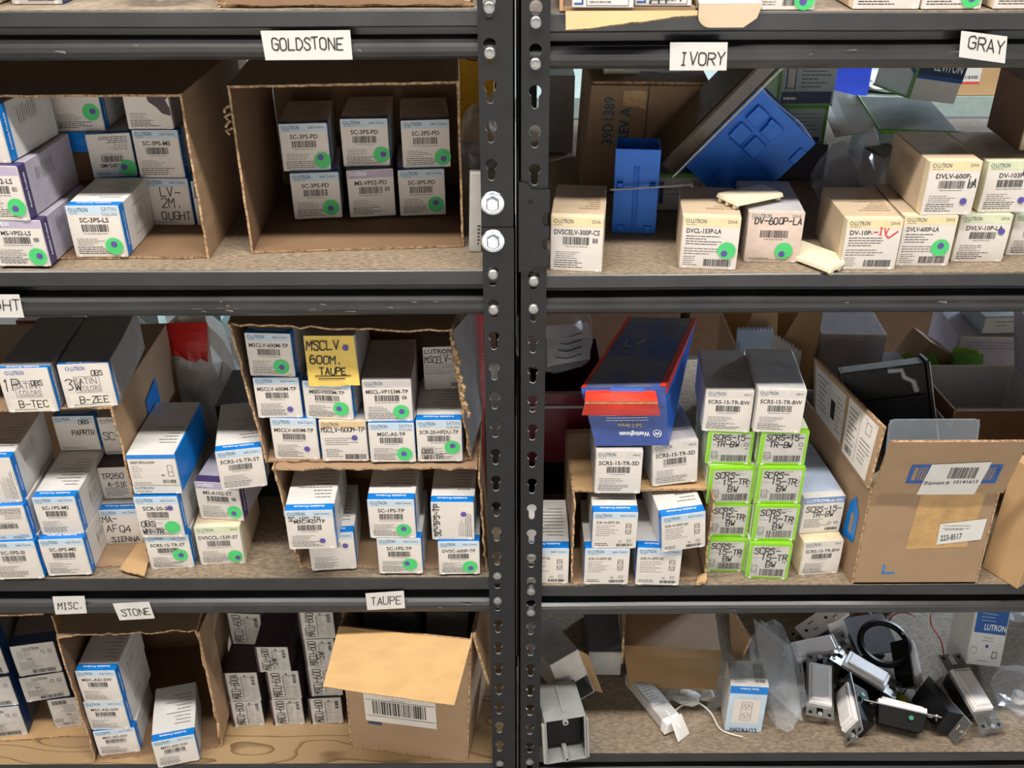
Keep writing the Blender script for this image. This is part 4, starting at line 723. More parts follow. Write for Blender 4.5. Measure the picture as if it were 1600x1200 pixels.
pr.rect(.028, .062, .132, .135, 'label_face', 1); pr.bars(.040, .078, .118, .104, n=30); pr.line((.030, .106), (.130, .106), .001, 'ink'); pr.line((.030, .074), (.130, .074), .001, 'ink'); pr.frame(.070, .110, .095, .120, .0006, 'ink_soft'); pr.lines(.066, .098, .1085, 1, 1); pr.rect(.031, .055, .051, .060, 'teal_ink', 1)
m.build('shipping_label', h)['label'] = 'white barcode label'
for nm, lab, P, sz, st_ in (('grey_carton', 'plain grey carton standing inside the big flapped box by the post', (-.1755, .085, .4170), (.075, .215, .060), 'grey_card'),):
    t = thing(nm, lab, 'carton', P, R(0, 0, -9)); m = MB(); m.box(-sz[0]/2, sz[0]/2, 0, sz[2], 0, sz[1], st_)
    for k in range(4): m.box(-.0 + .006*(k % 2), .002+.006*(k % 2), -.0003, .0004, .19+.006*(k//2), .192+.006*(k//2), 'ink')
    m.build('carton_sleeve', t); m = MB(); m.sheet((-sz[0]/2, 0, sz[1]+.0004), (sz[0]/2, 0, sz[1]+.0004), (sz[0]/2, sz[2], sz[1]+.0004), (-sz[0]/2, sz[2], sz[1]+.0004), .0005, st_, nu=2, nv=2); m.build('end_flap', t)
t = thing('switch_carton', 'grey printed carton leaning inside the flapped box by the left post', 'carton', (-.1060, .075, .4175), R(-6, 3, -9)); m = MB(); m.box(-.030, .030, 0, .055, 0, .235, 'claro_body', {'front': 'label_face'})
pr = Pr(m, lambda u, v, l: (u-.03, -.0003-.0001*l, v), .06, .235, seed='lean'); brand(pr, .012, .215, .007); pr.rect(.0005, .195, .0595, .210, 'mauve_grey', 1); pr.lines(.006, .05, .185, 12, .0055, th=.0009)
m.build('carton_sleeve', t)
m = MB(); m.sheet((-.030, 0, .2354), (.030, 0, .2354), (.030, .055, .2354), (-.030, .055, .2354), .0005, 'claro_edge', nu=2, nv=2); m.build('end_flap', t)
# ---------------------------------------------------------------- shipment box
C = [(.4305, .001, .7481), (.5905, .001, .7481), (.5800, .235, .7481), (.4060, .235, .7481)]
T = [(.4290, .001, .896), (.5850, .001, .896), (.575, .235, .896), (.4020, .235, .896)]
s, O = carton_walls('cardboard_box', 'big open cardboard box with shipment label and folded up flaps', C, .896, walls='floor left right back front', tops=T, out='kraft', inn='grey_card', seed=100, rough=0)
A = Vector(C[0])-O; W, H = .160, .148
m = MB(); pr = Pr(m, lambda u, v, l: A+V3(u-.0015*v/H, -.0003-.0001*l, v), W, H, seed='ship')
pr.poly([(.058, .056), (.134, .060), (.140, .148), (.062, .148)], 'kraft_tape', 1)
pr.line((.037, .018), (.037, .032), .0024, 'band_blue'); pr.line((.036, .018), (.052, .018), .0024, 'band_blue')
m.build('packing_tape', s)['label'] = 'shiny brown tape patch'
m = MB(); pr = Pr(m, lambda u, v, l: A+V3(u, -.0010-.0001*l, v), W, H, seed='no')
c0 = [(.0945, .066), (.1475, .076), (.1475, .1045), (.0925, .0935)]
pr.poly([(.0945, .064), (.1480, .072), (.1480, .1045), (.0925, .0960)], 'paper_tag', 1); pr.text('223-8517', .098, .0700, .0085, 'ink', ang=.14, maxw=.026); pr.lines(.097, .132, .0935, 2, .004, th=.0008, m='ink'); pr.lines(.100, .140, .0875, 1, .004, th=.0010, m='ink')
m.build('number_label', s)['label'] = 'white sticker numbered 223-8517'
fT = [V3(.4290, -.0030, .8965)-O, V3(.5850, -.0030, .8965)-O, V3(.5850, -.021, .9815)-O, V3(.4285, -.021, .9815)-O]
m = MB(); m.sheet(*fT, .0035, 'kraft', 'corrugated', 8, 4, 0, back='kraft')
E0, E1 = fT[1]-fT[0], fT[3]-fT[0]; nn = E0.cross(E1).normalized(); nn = nn if nn.y < 0 else -nn; nn_o = nn*.0036
pr = Pr(m, lambda u, v, l: fT[0]+E0*(u/.156)+E1*(v/.087)+nn_o+nn*(.0002+.0001*l), .156, .087, seed='fl')
pr.frame(.034, .018, .140, .050, .0048, 'brand_blue', 1)
for k in range(7):
    pr.rect(.044+.0034*k, .023, .0454+.0034*k, .045, 'brand_blue', 1); pr.rect(.116+.0034*k, .023, .1174+.0034*k, .045, 'brand_blue', 1)
m.build('front_flap', s)
m = MB(); pr = Pr(m, lambda u, v, l: fT[0]+E0*(u/.156)+E1*(v/.087)+nn_o+nn*(.0008+.0001*l), .156, .087, seed='lb')
pr.poly([(.052, -.001), (.121, -.001), (.1245, .055), (.0565, .051)], 'paper_tag', 1); pr.bars(.080, .027, .113, .046, n=22); pr.text('Shipment #', .0555, .0165, .0058, 'ink', ang=.03, maxw=.030); pr.text('10141613', .0905, .0180, .0058, 'ink', ang=.03, maxw=.028)
m.build('shipment_label', s)['label'] = 'white label printed Shipment # 10141613 with a barcode'
L = [V3(.4095, .170, .8975)-O, V3(.4285, .003, .8975)-O, V3(.4445, .030, .966)-O, V3(.3925, .160, .990)-O]
m = MB(); m.sheet(*L, .0035, 'kraft', 'corrugated', 8, 4, .0, back='kraft'); e0, e1 = L[1]-L[0], L[3]-L[0]; n2 = e0.cross(e1).normalized()
def bl(P, a, b): return P[0]*(1-a)*(1-b)+P[1]*a*(1-b)+P[2]*a*b+P[3]*(1-a)*b
nl = n2 if n2.x < 0 else -n2
pr = Pr(m, lambda u, v, l: bl(L, u/.2336, v/.09)+nl*(.0039+.0001*l), .2336, .09, seed='labels', curved=2)
pr.rect(.128, .004, .222, .086, 'label_face', 1); pr.rect(.010, .010, .118, .084, 'label_grey', 1)
pr.lines(.135, .165, .075, 8, .007, th=.0016, m='ink'); pr.line((.172, .008), (.172, .084), .0008, 'ink_soft'); pr.frame(.190, .062, .206, .078, .001, 'ink'); pr.lines(.180, .215, .05, 6, .006, th=.0012, m='ink'); pr.bars(.135, .010, .160, .020, n=14)
pr.lines(.020, .06, .074, 7, .008, th=.0016, m='ink'); pr.rect(.070, .030, .086, .058, 'ink', 2); pr.lines(.09, .112, .07, 8, .007, th=.0012, m='ink'); pr.line((.064, .012), (.064, .082), .0008, 'ink_soft')
m.build('left_flap', s)['label'] = 'folded up flap covered by two white shipping labels'
Lw = [Vector(C[3])-O, Vector(C[0])-O, Vector(T[0])-O, Vector(T[3])-O]
m = MB(); pr = Pr(m, lambda u, v, l: bl(Lw, u/.2353, v/.148)+V3(-.0008-.0001*l, 0, 0), .2353, .148, seed='arrow')
pr.poly([(.190, .045), (.2215, .055), (.2215, .100), (.208, .118), (.196, .100)], 'band_blue', 1); pr.rect(.204, .062, .212, .092, 'kraft', 2)
m.build('printed_arrow', s)
# things standing in it
t = thing('bracket_box', 'black plastic mounting box standing tilted in the shipment box', 'bracket', (.4780, .070, .898), R(-20, -14, -10))
m = MB(); w_, d_, h_ = .100, .050, .112
m.box(-w_/2, w_/2, 0, .003, 0, h_, 'black_plastic'); m.box(-w_/2, -w_/2+.003, .003, d_, 0, h_, 'black_plastic'); m.box(w_/2-.003, w_/2, .003, d_, 0, h_, 'black_plastic'); m.box(-w_/2+.003, w_/2-.003, .003, d_, 0, .003, 'black_plastic'); m.box(-w_/2+.003, w_/2-.003, .003, d_, h_-.003, h_, 'black_plastic')
m.box(-w_/2+.004, w_/2-.004, -.004, -.0002, h_*.62, h_*.66, 'black_plastic'); m.box(-w_/2+.014, w_/2-.014, -.003, -.0002, h_*.34, h_*.375, 'black_plastic'); m.box(-w_/2+.014, w_/2-.014, -.003, -.0002, h_*.26, h_*.295, 'black_plastic'); m.box(-w_/2, -w_/2+.004, -.005, -.0002, 0, h_, 'black_plastic')
m.build('box_shell', t, bevel=.001)
m = MB(); m.box(w_/2+.0004, w_/2+.004, -.006, d_+.002, -.006, h_+.004, 'black_plastic'); m.box(w_/2+.0042, w_/2+.0055, -.005, -.003, -.004, h_+.002, 'zinc'); m.build('mounting_plate', t, bevel=.0006)
m = MB(); m.tube([(.006, -.0020, h_*.97), (.022, -.0020, h_*.96), (.024, -.0022, h_*.88), (.034, -.0022, h_*.82), (.037, -.0022, h_*.70)], .0036, 'grey_plastic', 6); m.build('metal_strip', t)
t = thing('clear_tray', 'clear plastic tray leaning inside the front of the shipment box', 'plastic tray', (.500, .018, .9100), R(-14, 0, 0))
m = MB(); m.sheet((-.052, 0, 0), (.055, 0, 0), (.055, 0, .066), (-.052, 0, .066), .0008, 'clear_shell', nu=8, nv=4); m.build('tray_face', t)
m = MB(); m.tube([(-.052, 0, 0), (-.052, 0, .060), (-.047, 0, .066), (.050, 0, .066), (.055, 0, .060), (.055, 0, 0)], .0011, 'clear_shell', 6); m.build('tray_rim', t)
t = thing('packing_foam', 'pale crumpled packing under the black mounting box', 'packing', (.50, .085, .7520)); m = MB(); rnd = random.Random(5)
bm = bmesh.new(); bmesh.ops.create_icosphere(bm, subdivisions=3, radius=1)
vs = [Vector((v.co.x*.056, v.co.y*.056, .062+v.co.z*.060))*(1+.12*noise.noise(v.co*2.4)) for v in bm.verts]; m.mesh(vs, [tuple(v.index for v in f.verts) for f in bm.faces], 'foam_tan'); bm.free(); m.build('crumpled_filling', t)
# box corner at the right frame edge
t = thing('cardboard_box', 'brown cardboard box cut by the right frame edge beside the shipment box', 'cardboard box', (.637, -.010, .7481), R(0, 0, 33)); m = MB(); m.box(0, .22, 0, .050, 0, .170, 'kraft_light'); m.build('carton_walls', t, bevel=.001)
m = MB(); m.sheet((.0, .0, .1705), (.22, 0, .1705), (.22, -.03, .215), (.0, -.03, .215), .003, 'kraft', 'corrugated', 8, 3, .001); m.build('top_flap', t)
# brown box with blue print behind the ivory cartons
t = thing('cardboard_box', 'brown taped box with blue stencilled number behind the blue plastic boxes', 'cardboard box', (.166, .252, 1.1795), R(0, 0, -3)); m = MB(); wd, hh = .146, .134; m.hexa([(-wd/2-.004, 0, 0), (wd/2+.004, 0, 0), (wd/2, .20, 0), (-wd/2-.010, .16, 0), (-wd/2+.004, 0, hh), (wd/2, 0, hh), (wd/2, .20, hh), (-wd/2-.004, .16, hh)], 'kraft')
pr = Pr(m, lambda u, v, l: (u-wd/2+.004*v/hh, -.0003-.0001*l, v), wd, hh, seed='39')
pr.text('39D1389', .030, .062, .0125, 'teal_ink', ang=PI/2, cond=.95, maxw=.058); pr.text('REV A', .050, .066, .0125, 'teal_ink', ang=PI/2, cond=.95, maxw=.042); pr.line((.070, 0), (.070, hh), .0012, 'ink'); pr.poly([(.040, .110), (.068, .106), (.068, .128), (.040, .128)], 'kraft_tape', 1)
m.build('carton_walls', t, bevel=.0015)
m = MB(); m.sheet((-wd/2+.006, .004, hh+.0006), (wd/2, .004, hh+.0006), (wd/2, .15, hh+.0006), (-wd/2-.002, .15, hh+.0006), .003, 'kraft_dark', 'corrugated', 6, 3, .001); m.build('top_flap', t)
# blue and red boxed brace
P = {'fbl': (.1000, .0300, .9410), 'fbr': (.1880, .0300, .9415), 'ftl': (.0800, .0330, 1.0200), 'ftr': (.1780, .0320, 1.0220)}
bk = {'bbl': (.1500, .215, .9410), 'bbr': (.2300, .205, .9415), 'btl': (.1540, .215, 1.0220), 'btr': (.2420, .205, 1.0240)}
O = V3(.145, .03, .9410); Q = {k: Vector(v)-O for k, v in {**P, **bk}.items()}
t = thing('brace_box', 'crushed blue and red retail box lying across two tall pale cartons', 'box', O)
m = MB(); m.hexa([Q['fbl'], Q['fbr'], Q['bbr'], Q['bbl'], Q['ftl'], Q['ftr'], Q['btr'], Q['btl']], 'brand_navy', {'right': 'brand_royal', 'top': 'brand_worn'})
def face(a, b, c, d, off):
    p = [Q[x] for x in (a, b, c, d)]; n = (p[1]-p[0]).cross(p[3]-p[0]).normalized()
    return lambda u, v, l: bl(p, u, v)+n*(off+.00012*l)
pt = Pr(m, face('ftl', 'ftr', 'btr', 'btl', .0003), 1, 1, seed='wt')
pt.poly([(0, 0), (.05, 0), (.06, 1), (0, 1)], 'brand_red', 1); pt.poly([(.93, 0), (1, 0), (1, 1), (.95, 1)], 'brand_red', 1)
for k in range(10): pt.line((.45+.02*k, .10), (.47+.02*k, .10+.2*(.6+.4*math.sin(k*7))), .006, 'ink_soft')
pt.line((.2, .55), (.30, .55), .02, 'grey_card'); pt.line((.2, .55), (.2, .66), .02, 'grey_card'); pt.line((.36, .58), (.44, .66), .02, 'brand_gold'); pt.line((.2, .34), (.34, .40), .016, 'grey_card')
for k in range(4): pt.line((.60+.05*k, .70), (.62+.05*k, .92), .010, 'ink_soft')
pf = Pr(m, lambda u, v, l: face('fbl', 'fbr', 'ftr', 'ftl', .0008)(1-u/.09, 1-(v/.08), l), .09, .08, seed='wf')   # printed upside down
pf.text('Westinghouse', .022, .060, .0062, 'white_ink', maxw=.036); pf.ring(.013, .0625, .0052, .0008, 'white_ink'); pf.text('W', .013, .0602, .0048, 'white_ink', 'c'); pf.text('Saf-T-Brace', .030, .0485, .0052, 'brand_gold', maxw=.028)
pf.lines(.016, .076, .044, 5, .0034, th=.0007, al='c', m='white_ink')
pf.rect(0, 0, .09, .008, 'brand_royal', 1)
pf.rect(0, .0, .03, .026, 'brand_navy', 1)
sr = Pr(m, face('fbr', 'bbr', 'btr', 'ftr', .0004), 1, 1, seed='wr'); sr.poly([(.10, .12), (.42, .12), (.42, .70), (.10, .62)], 'label_face', 1); sr.lines(.13, .38, .55, 3, .1, th=.03, m='ink'); sr.rect(0, .86, 1, 1, 'brand_red', 1)
for k in range(3): sr.line((.05+.06*k, .72), (.9, .76+.03*k), .012, 'white_ink')
m.build('box_body', t, bevel=.0012)
m = MB(); m.sheet(Q['ftl']+V3(.002, -.004, -.034), Q['ftr']+V3(-.004, -.004, -.036), Q['ftr']+V3(-.010, -.016, -.012), Q['ftl']+V3(.004, -.016, -.010), .0012, 'brand_red', 'kraft_edge', 10, 3, .0008, bulge=.003); 
m.sheet(Q['ftl']+V3(.004, -.016, -.0095), Q['ftr']+V3(-.010, -.016, -.0115), Q['ftr']+V3(-.012, .006, -.004), Q['ftl']+V3(.006, .006, -.002), .0012, 'brand_red', 'kraft_edge', 10, 2, .0, bulge=.002)
m.build('tuck_flap', t)['label'] = 'torn red flap'
m = MB(); m.sheet(Q['ftl']+V3(.034, -.0055, -.012), Q['ftl']+V3(.072, -.0055, -.012), Q['ftl']+V3(.074, -.002, .0015), Q['ftl']+V3(.034, -.002, .0015), .0006, 'brand_royal', nu=3, nv=2); m.build('locking_tab', t)
# ---------------------------------------------------------------- loose bags, bins and boxes further back
def crumple(mb, c, r, m, seed=0, amp=.18, sub=3, flat=True, freq=2.6):
    bm = bmesh.new(); bmesh.ops.create_icosphere(bm, subdivisions=sub, radius=1); vs = []
    for v in bm.verts:
        p = v.co; k = 1+amp*(noise.noise(p*freq+Vector((seed, 0, 0)))+.6*abs(noise.noise(p*freq*2.3+Vector((0, seed, 0)))))
        q = Vector((p.x*r[0]*k, p.y*r[1]*k, p.z*r[2]*k))
        if flat: q.z = max(q.z, -r[2]*.93)
        vs.append(Vector(c)+q)
    mb.mesh(vs, [tuple(v.index for v in f.verts) for f in bm.faces], m); bm.free()
def bag(name, label, base, r, m, seed=0, group=None, amp=.18, knot=True, cat='plastic bag'):
    t = thing(name, label, cat, base, (0, 0, 0), group); b = MB(); crumple(b, (0, 0, r[2]*.95), r, m, seed, amp); b.build('bag_film', t)
    if knot:
        b = MB(); b.tube([(0, 0, r[2]*1.75), (.004, .002, r[2]*1.95), (.010, 0, r[2]*2.15), (.022, -.003, r[2]*2.3)], [r[0]*.22, r[0]*.10, r[0]*.2, r[0]*.28], m, 9); b.build('bag_neck', t)
    return t
def pbox(name, label, loc, rot, sz, m, ms=None, cat='carton', group=None, prn=None, flap=True, nm='carton_sleeve', fm=None):
    """plain carton: origin at the front bottom middle"""
    t = thing(name, label, cat, loc, R(*rot), group); w, h, d = sz; b = MB(); b.box(-w/2, w/2, 0, d, 0, h, m, ms)
    b.build(nm, t, bevel=.0008)
    if flap:
        f = MB(); f.box(-w/2+.001, w/2-.001, -.0009, -.0003, .001, h-.001, fm or m)
        if prn: prn(Pr(f, lambda u, v, l: (u-w/2, -.0011-.0001*l, v), w, h, seed=label), w, h)
        f.build('end_flap', t)
    return t
# behind the upper left opening
pbox('sign_board', 'yellow board with handwritten number 145 standing behind the goldstone box', (-.0545, .46, 1.1850), (0, 0, 0), (.062, .205, .006), 'yellow_card', cat='sign', nm='board', prn=lambda p, w, h: p.hand('145', .020, .178, .030, 'marker', .0016, ang=-PI/2))
bag('plastic_bag', 'dim grey plastic bag behind the left post on the upper shelf', (-.040, .335, 1.1850), (.026, .05, .042), 'poly_dim', 3)
t = thing('wood_stick', 'short pale painted wood strip standing against the left post', 'wood strip', (-.0395, .045, 1.1852), R(0, 2, 4)); b = MB(); b.box(-.0065, .0065, 0, .012, 0, .088, 'label_grey')
pr = Pr(b, lambda u, v, l: (u-.0065, -.0002-.0001*l, v), .013, .088, seed='stick'); pr.lines(.0085, .0125, .030, 6, .004, th=.0016, m='ink'); b.build('strip', t, bevel=.0006)
# behind the upper right opening
pbox('grey_carton', 'plain grey carton standing behind the right post on the upper shelf', (.066, .42, 1.1795), (0, 0, 0), (.044, .108, .07), 'grey_card')
t = bag('plastic_bag', 'bluish clear bag lying on top of the brown stencilled box', (.185, .33, 1.3175), (.062, .055, .010), 'poly_dim', 9, knot=False)
pbox('switch_carton', 'green edged pale carton lying on the brown stencilled box', (.137, .295, 1.3172), (0, 0, 0), (.045, .018, .05), 'leviton_grey', {'left': 'leaf_green', 'bottom': 'leaf_green'}, fm='lime_paper')
def wgp(p, w, h): p.rect(0, h*.9, w, h, 'leaf_green', 1); p.rect(w*.06, h*.2, w*.14, h*.8, 'brand_navy'); p.lines(w*.2, w*.9, h*.7, 3, h*.12); p.outlet(w*.80, h*.55, h*.6)
pbox('switch_carton', 'pale green edged carton lying behind the small upright blue box', (.2045, .187, 1.1795), (0, 0, 0), (.060, .046, .06), 'leviton_grey', fm='label_grey', prn=wgp)
def elbox(name, label, loc, rot, w, d, h, gang=1, nails=True):
    t = thing(name, label, 'electrical box', loc, R(*rot)); b = MB(); k = .0022
    b.box(-w/2, w/2, 0, k, 0, h, 'blue_plastic'); b.box(-w/2, w/2, d-k, d, 0, h, 'blue_plastic'); b.box(-w/2, -w/2+k, k, d-k, 0, h, 'blue_plastic'); b.box(w/2-k, w/2, k, d-k, 0, h, 'blue_plastic'); b.box(-w/2+k, w/2-k, k, d-k, .008, .010, 'blue_plastic')
    for x in (-w*.30, w*.30): b.box(x-w*.08, x+w*.08, -.0035, 0, .001, h*.10, 'blue_plastic')
    b.box(-.0028, -.0012, -.003, 0, .004, h*.80, 'blue_plastic'); b.box(.0012, .0028, -.003, 0, .004, h*.80, 'blue_plastic'); b.box(-w/2+k, -w/2+k+.006, k, k+.006, h*.3, h*.97, 'blue_plastic'); b.box(w/2-k-.006, w/2-k, d-k-.006, d-k, h*.3, h*.97, 'blue_plastic')
    for x in (-w*.36, w*.36): b.box(x-.003, x+.003, -.007, 0, h*.53, h*.62, 'blue_plastic')
    b.build('box_shell', t, bevel=.0006)
    if nails:
        for z0, z1 in ((.55, .64), ):
            n = MB(); n.tube([(-w/2-.004, -.009, h*z0), (w/2+.036, -.010, h*z1)], .0012, 'zinc', 8); n.tube([(w/2+.034, -.010, h*(z1-.003)), (w/2+.037, -.010, h*z1)], .0032, 'zinc', 10); n.build('nail', t)
    return t
elbox('electrical_box', 'small upright blue plastic electrical box with nails across its front', (.1405, .114, 1.1800), (0, 0, -6), .050, .045, .098)
t = elbox('electrical_box', 'big blue plastic electrical box tipped on its corner, smoky tray beside it', (.312, .165, 1.1830), (0, -49, -4), .118, .075, .098, nails=False)
b = MB(); w_, h_ = .118, .098
pr = Pr(b, lambda u, v, l: (u-w_/2, -.0003-.0001*l, v), w_, h_); pr.ring(w_*.22, h_*.30, .011, .0012, 'brand_royal', n=24)
b.build('moulded_ring', t)
for u0, v0 in ((.50, .42), (.50, .66), (.72, .42), (.72, .66)):
    b = MB(); b.box(w_*(u0-.5), w_*(u0-.5)+.020, -.006, -.0002, h_*v0, h_*v0+.018, 'blue_plastic'); b.build('moulded_boss', t, bevel=.0008)
t = thing('smoky_tray', 'long dark translucent tray with shiny edge leaning on the tipped blue box', 'plastic tray', (.1920, .150, 1.2345), R(4, -49, -4)); b = MB(); b.box(-.005, .165, 0, .09, .004, .026, 'smoke_plastic'); b.build('tray_body', t, bevel=.004)
b = MB(); b.tube([(-.004, -.0012, .0035), (.160, -.0012, .0035), (.166, -.0010, .012), (.164, -.001, .026)], .0016, 'zinc', 8); b.build('metal_edge', t)
def levp(p, w, h): p.rect(w*.08, h*.05, w*.96, h*.30, 'leviton_navy', 1); p.rect(w*.14, h*.36, w*.30, h*.95, 'label_grey', 1); p.frame(w*.14, h*.36, w*.30, h*.95, .001, 'leviton_navy'); p.lines(w*.40, w*.92, h*.88, 7, h*.08, m='leviton_navy', th=.0012); p.rect(0, 0, w, .002, 'leaf_green', 1); p.rect(0, 0, .004, h, 'leaf_green', 1); p.lines(w*.12, w*.42, h*.16, 1, 1, m='white_ink', th=.003)
pbox('dark_carton', 'dark carton low behind the tipped blue box', (.372, .302, 1.1795), (0, 0, 0), (.078, .046, .10), 'dark_card')
pbox('outlet_carton', 'green edged carton with grey print under another, right of the tipped blue box', (.369, .303, 1.2260), (0, 0, 1), (.070, .049, .09), 'leviton_grey', {'left': 'leaf_green'}, prn=lambda p, w, h: (p.rect(0, h*.93, w, h, 'leaf_green', 1), p.rect(w*.94, 0, w, h, 'leaf_green', 1), p.lines(w*.12, w*.88, h*.8, 6, h*.1, m='leviton_navy', th=.0009), p.rect(w*.1, .002, w*.9, h*.2, 'leviton_navy', 1)))
pbox('outlet_carton', 'green edged carton with navy bottom band, upper of two right of tipped blue box', (.371, .302, 1.2757), (0, 0, 0), (.072, .060, .09), 'leviton_grey', {'left': 'leaf_green'}, prn=levp)
t = pbox('outlet_carton', 'wide pale carton with green edges and open flap under the tilted navy banded carton', (.500, .240, 1.1795), (0, 0, -8), (.094, .080, .17), 'leviton_grey', fm='leviton_grey', prn=lambda p, w, h: p.rect(0, h-.004, w, h, 'leaf_green', 1))
b = MB(); b.sheet((-.0475, .17, .0803), (-.0475, .0, .0803), (-.100, -.005, .072), (-.112, .150, .098), .0010, 'label_grey', 'leaf_green', 8, 4, .001, bulge=.006); b.build('side_flap', t)
b = MB(); b.tube([(-.0475, .17, .0806), (-.0475, 0, .0806)], .0016, 'leaf_green', 6); b.tube([(-.0475, 0, .0806), (.047, 0, .0806)], .0016, 'leaf_green', 6); b.build('green_edge', t)
def lev2(p, w, h): p.rect(0, h*.48, w, h, 'leviton_navy', 1); p.rect(0, h*.40, w, h*.48, 'brand_blue', 1); p.text('LEVITON', w*.93, h*.58, h*.16, 'white_ink', 'r', maxw=w*.6); p.rect(w*.78, h*.76, w*.90, h*.92, 'leaf_green', 2); p.rect(0, 0, .0025, h, 'leaf_green', 2)
t = pbox('outlet_carton', 'tilted carton with navy and blue bands lying on the wide pale carton', (.543, .330, 1.2735), (0, 10, 16), (.074, .066, .075), 'white_card', {'left': 'white_card'}, prn=lev2)
b = MB(); pr = Pr(b, lambda u, v, l: (-.037-.0010-.0001*l, .075-u, v), .075, .066, seed='ls'); pr.poly([(.03, .066), (.075, .040), (.075, .066)], 'leviton_navy', 1); pr.line((.02, .062), (.075, .032), .005, 'brand_blue'); pr.rect(0, 0, .075, .0025, 'leaf_green', 1); pr.rect(.0725, 0, .075, .066, 'leaf_green', 2); b.build('side_print', t)
bag('plastic_bag', 'crumpled dark clear bag on the board behind the cream cartons', (.405, .185, 1.1797), (.040, .055, .040), 'poly_dim', 21)
pbox('dark_carton', 'open dark carton in the shadow beside the crumpled bag', (.452, .175, 1.1797), (0, 0, 10), (.032, .070, .05), 'dark_card')
t = pbox('brown_carton', 'dull brown carton standing turned on the cream cartons at the right edge', (.568, .060, 1.2898), (0, 0, -3), (.072, .066, .09), 'brown_back', fm='diva_body')
# rack on the far side of the next aisle
t = thing('shelving_rack', 'pale green grey shelf seen far behind the upper right opening', 'shelving rack', (.6, .95, 0)); b = MB()
b.box(-1.4, .9, 0, .45, 1.080, 1.125, 'far_shelf'); b.build('shelf_board', t)
b = MB(); b.box(-1.4, .9, 0, .45, .41, .45, 'far_shelf'); b.build('shelf_board', t)
for x in (-1.4, .86):
    b = MB(); b.box(x, x+.04, -.002, .04, 0, 1.9, 'far_shelf'); b.build('upright_post', t)
    b = MB(); b.box(x, x+.04, .41, .452, 0, 1.9, 'far_shelf'); b.build('upright_post', t)
for k in range(1, 5): pbox('cardboard_box', 'dull brown box on the low far shelf behind both bays', (-.55+.37*k, .962, .4506), (0, 0, 0), (.35, .255, .3), 'brown_back', cat='cardboard box', flap=False, group='brown boxes on the low far shelf', nm='carton_walls')
def binp(nm, lab, x, y, z, w, d, h, m):
    t = thing(nm, lab, 'storage bin', (x, y, z), (0, 0, 0), 'blue bins on the far shelf'); b = MB(); k = .003
    b.box(-w/2, w/2, 0, k, 0, h, m); b.box(-w/2, w/2, d-k, d, 0, h, m); b.box(-w/2, -w/2+k, k, d-k, 0, h, m); b.box(w/2-k, w/2, k, d-k, 0, h, m); b.box(-w/2+k, w/2-k, k, d-k, 0, k, m); b.build('bin_shell', t)
    b = MB(); b.box(-w/2-.004, w/2+.004, -.004, 0, h-.012, h, m); b.build('bin_rim', t)
binp('storage_bin', 'bright blue bin on the far shelf behind the tilted carton', .635, .96, 1.1255, .10, .2, .11, 'bin_blue')
binp('storage_bin', 'bright blue bin on the far shelf cut by the right frame edge', 1.005, .96, 1.1255, .13, .2, .11, 'bin_blue')
pbox('cardboard_box', 'brown box with white label on the far shelf, between blue bins', (.862, .955, 1.1256), (0, 0, 0), (.135, .075, .2), 'kraft_light', cat='cardboard box', prn=lambda p, w, h: (p.rect(w*.12, h*.30, w*.72, h*1.0, 'paper_tag', 1), p.rect(w*.12, h*.30, w*.72, h*.35, 'brand_red', 2), p.lines(w*.16, w*.6, h*.85, 4, h*.11, th=.0016, m='ink'), p.bars(w*.5, h*.42, w*.68, h*.5, n=12)))
bag('plastic_bag', 'pale shining bag on the far shelf, left of the brown labelled box', (.735, 1.0, 1.1256), (.055, .05, .018), 'sack_white', 31, knot=False)
# behind the middle left opening
t = bag('plastic_bag', 'pale crumpled bag with a red patch between the two middle left boxes', (-.452, .300, .7632), (.062, .060, .112), 'sack_white', 41, amp=.22, knot=False)
b = MB(); b.sheet((-.045, -.046, .185), (.028, -.050, .175), (.030, -.030, .225), (-.050, -.026, .222), .0008, 'sack_red', nu=8, nv=4, rough=.004, bulge=.004, seed=3); b.build('red_print', t)
bag('plastic_bag', 'pale bag behind the two dull cartons on the left middle box', (-.575, .345, .7632), (.050, .045, .108), 'poly_dim', 44, knot=False)
t = thing('red_sack', 'dark red folded sack standing behind the two dull cartons', 'sack', (-.680, .32, .7632)); b = MB(); b.sheet((-.04, 0, 0), (.04, 0, 0), (.035, .03, .200), (-.035, .03, .200), .03, 'bin_maroon', nu=6, nv=6, bulge=.006); b.build('sack_body', t)
pbox('dark_carton', 'dark box in shadow behind the loose carton columns', (-.355, .170, .7635), (0, 0, 0), (.085, .150, .10), 'dark_card', flap=False, ms={'front': 'black_plastic'})
t = thing('mesh_bag', 'red mesh strip hanging beside the upper taupe box', 'mesh bag', (-.037, .095, .945)); b = MB()
for k in range(9):
    x0 = -.0065+.0016*k; b.tube([(x0, 0, 0), (x0+.0014, -.0015, .05), (x0-.0010, .001, .10), (x0+.001, 0, .172)], .00045, 'net_red', 5)
for k in range(34): b.tube([(-.0065, 0, .005*k+.003), (0, -.001, .005*k+.0045), (.0065, 0, .005*k+.003)], .00045, 'net_red', 5)
b.build('red_netting', t)
b = MB(); b.tube([(-.007, .001, .171), (.007, .001, .173)], .0015, 'net_red', 6); b.tube([(0, .001, -.180), (0, .001, .003)], .0012, 'net_red', 6); b.build('drawstring', t)
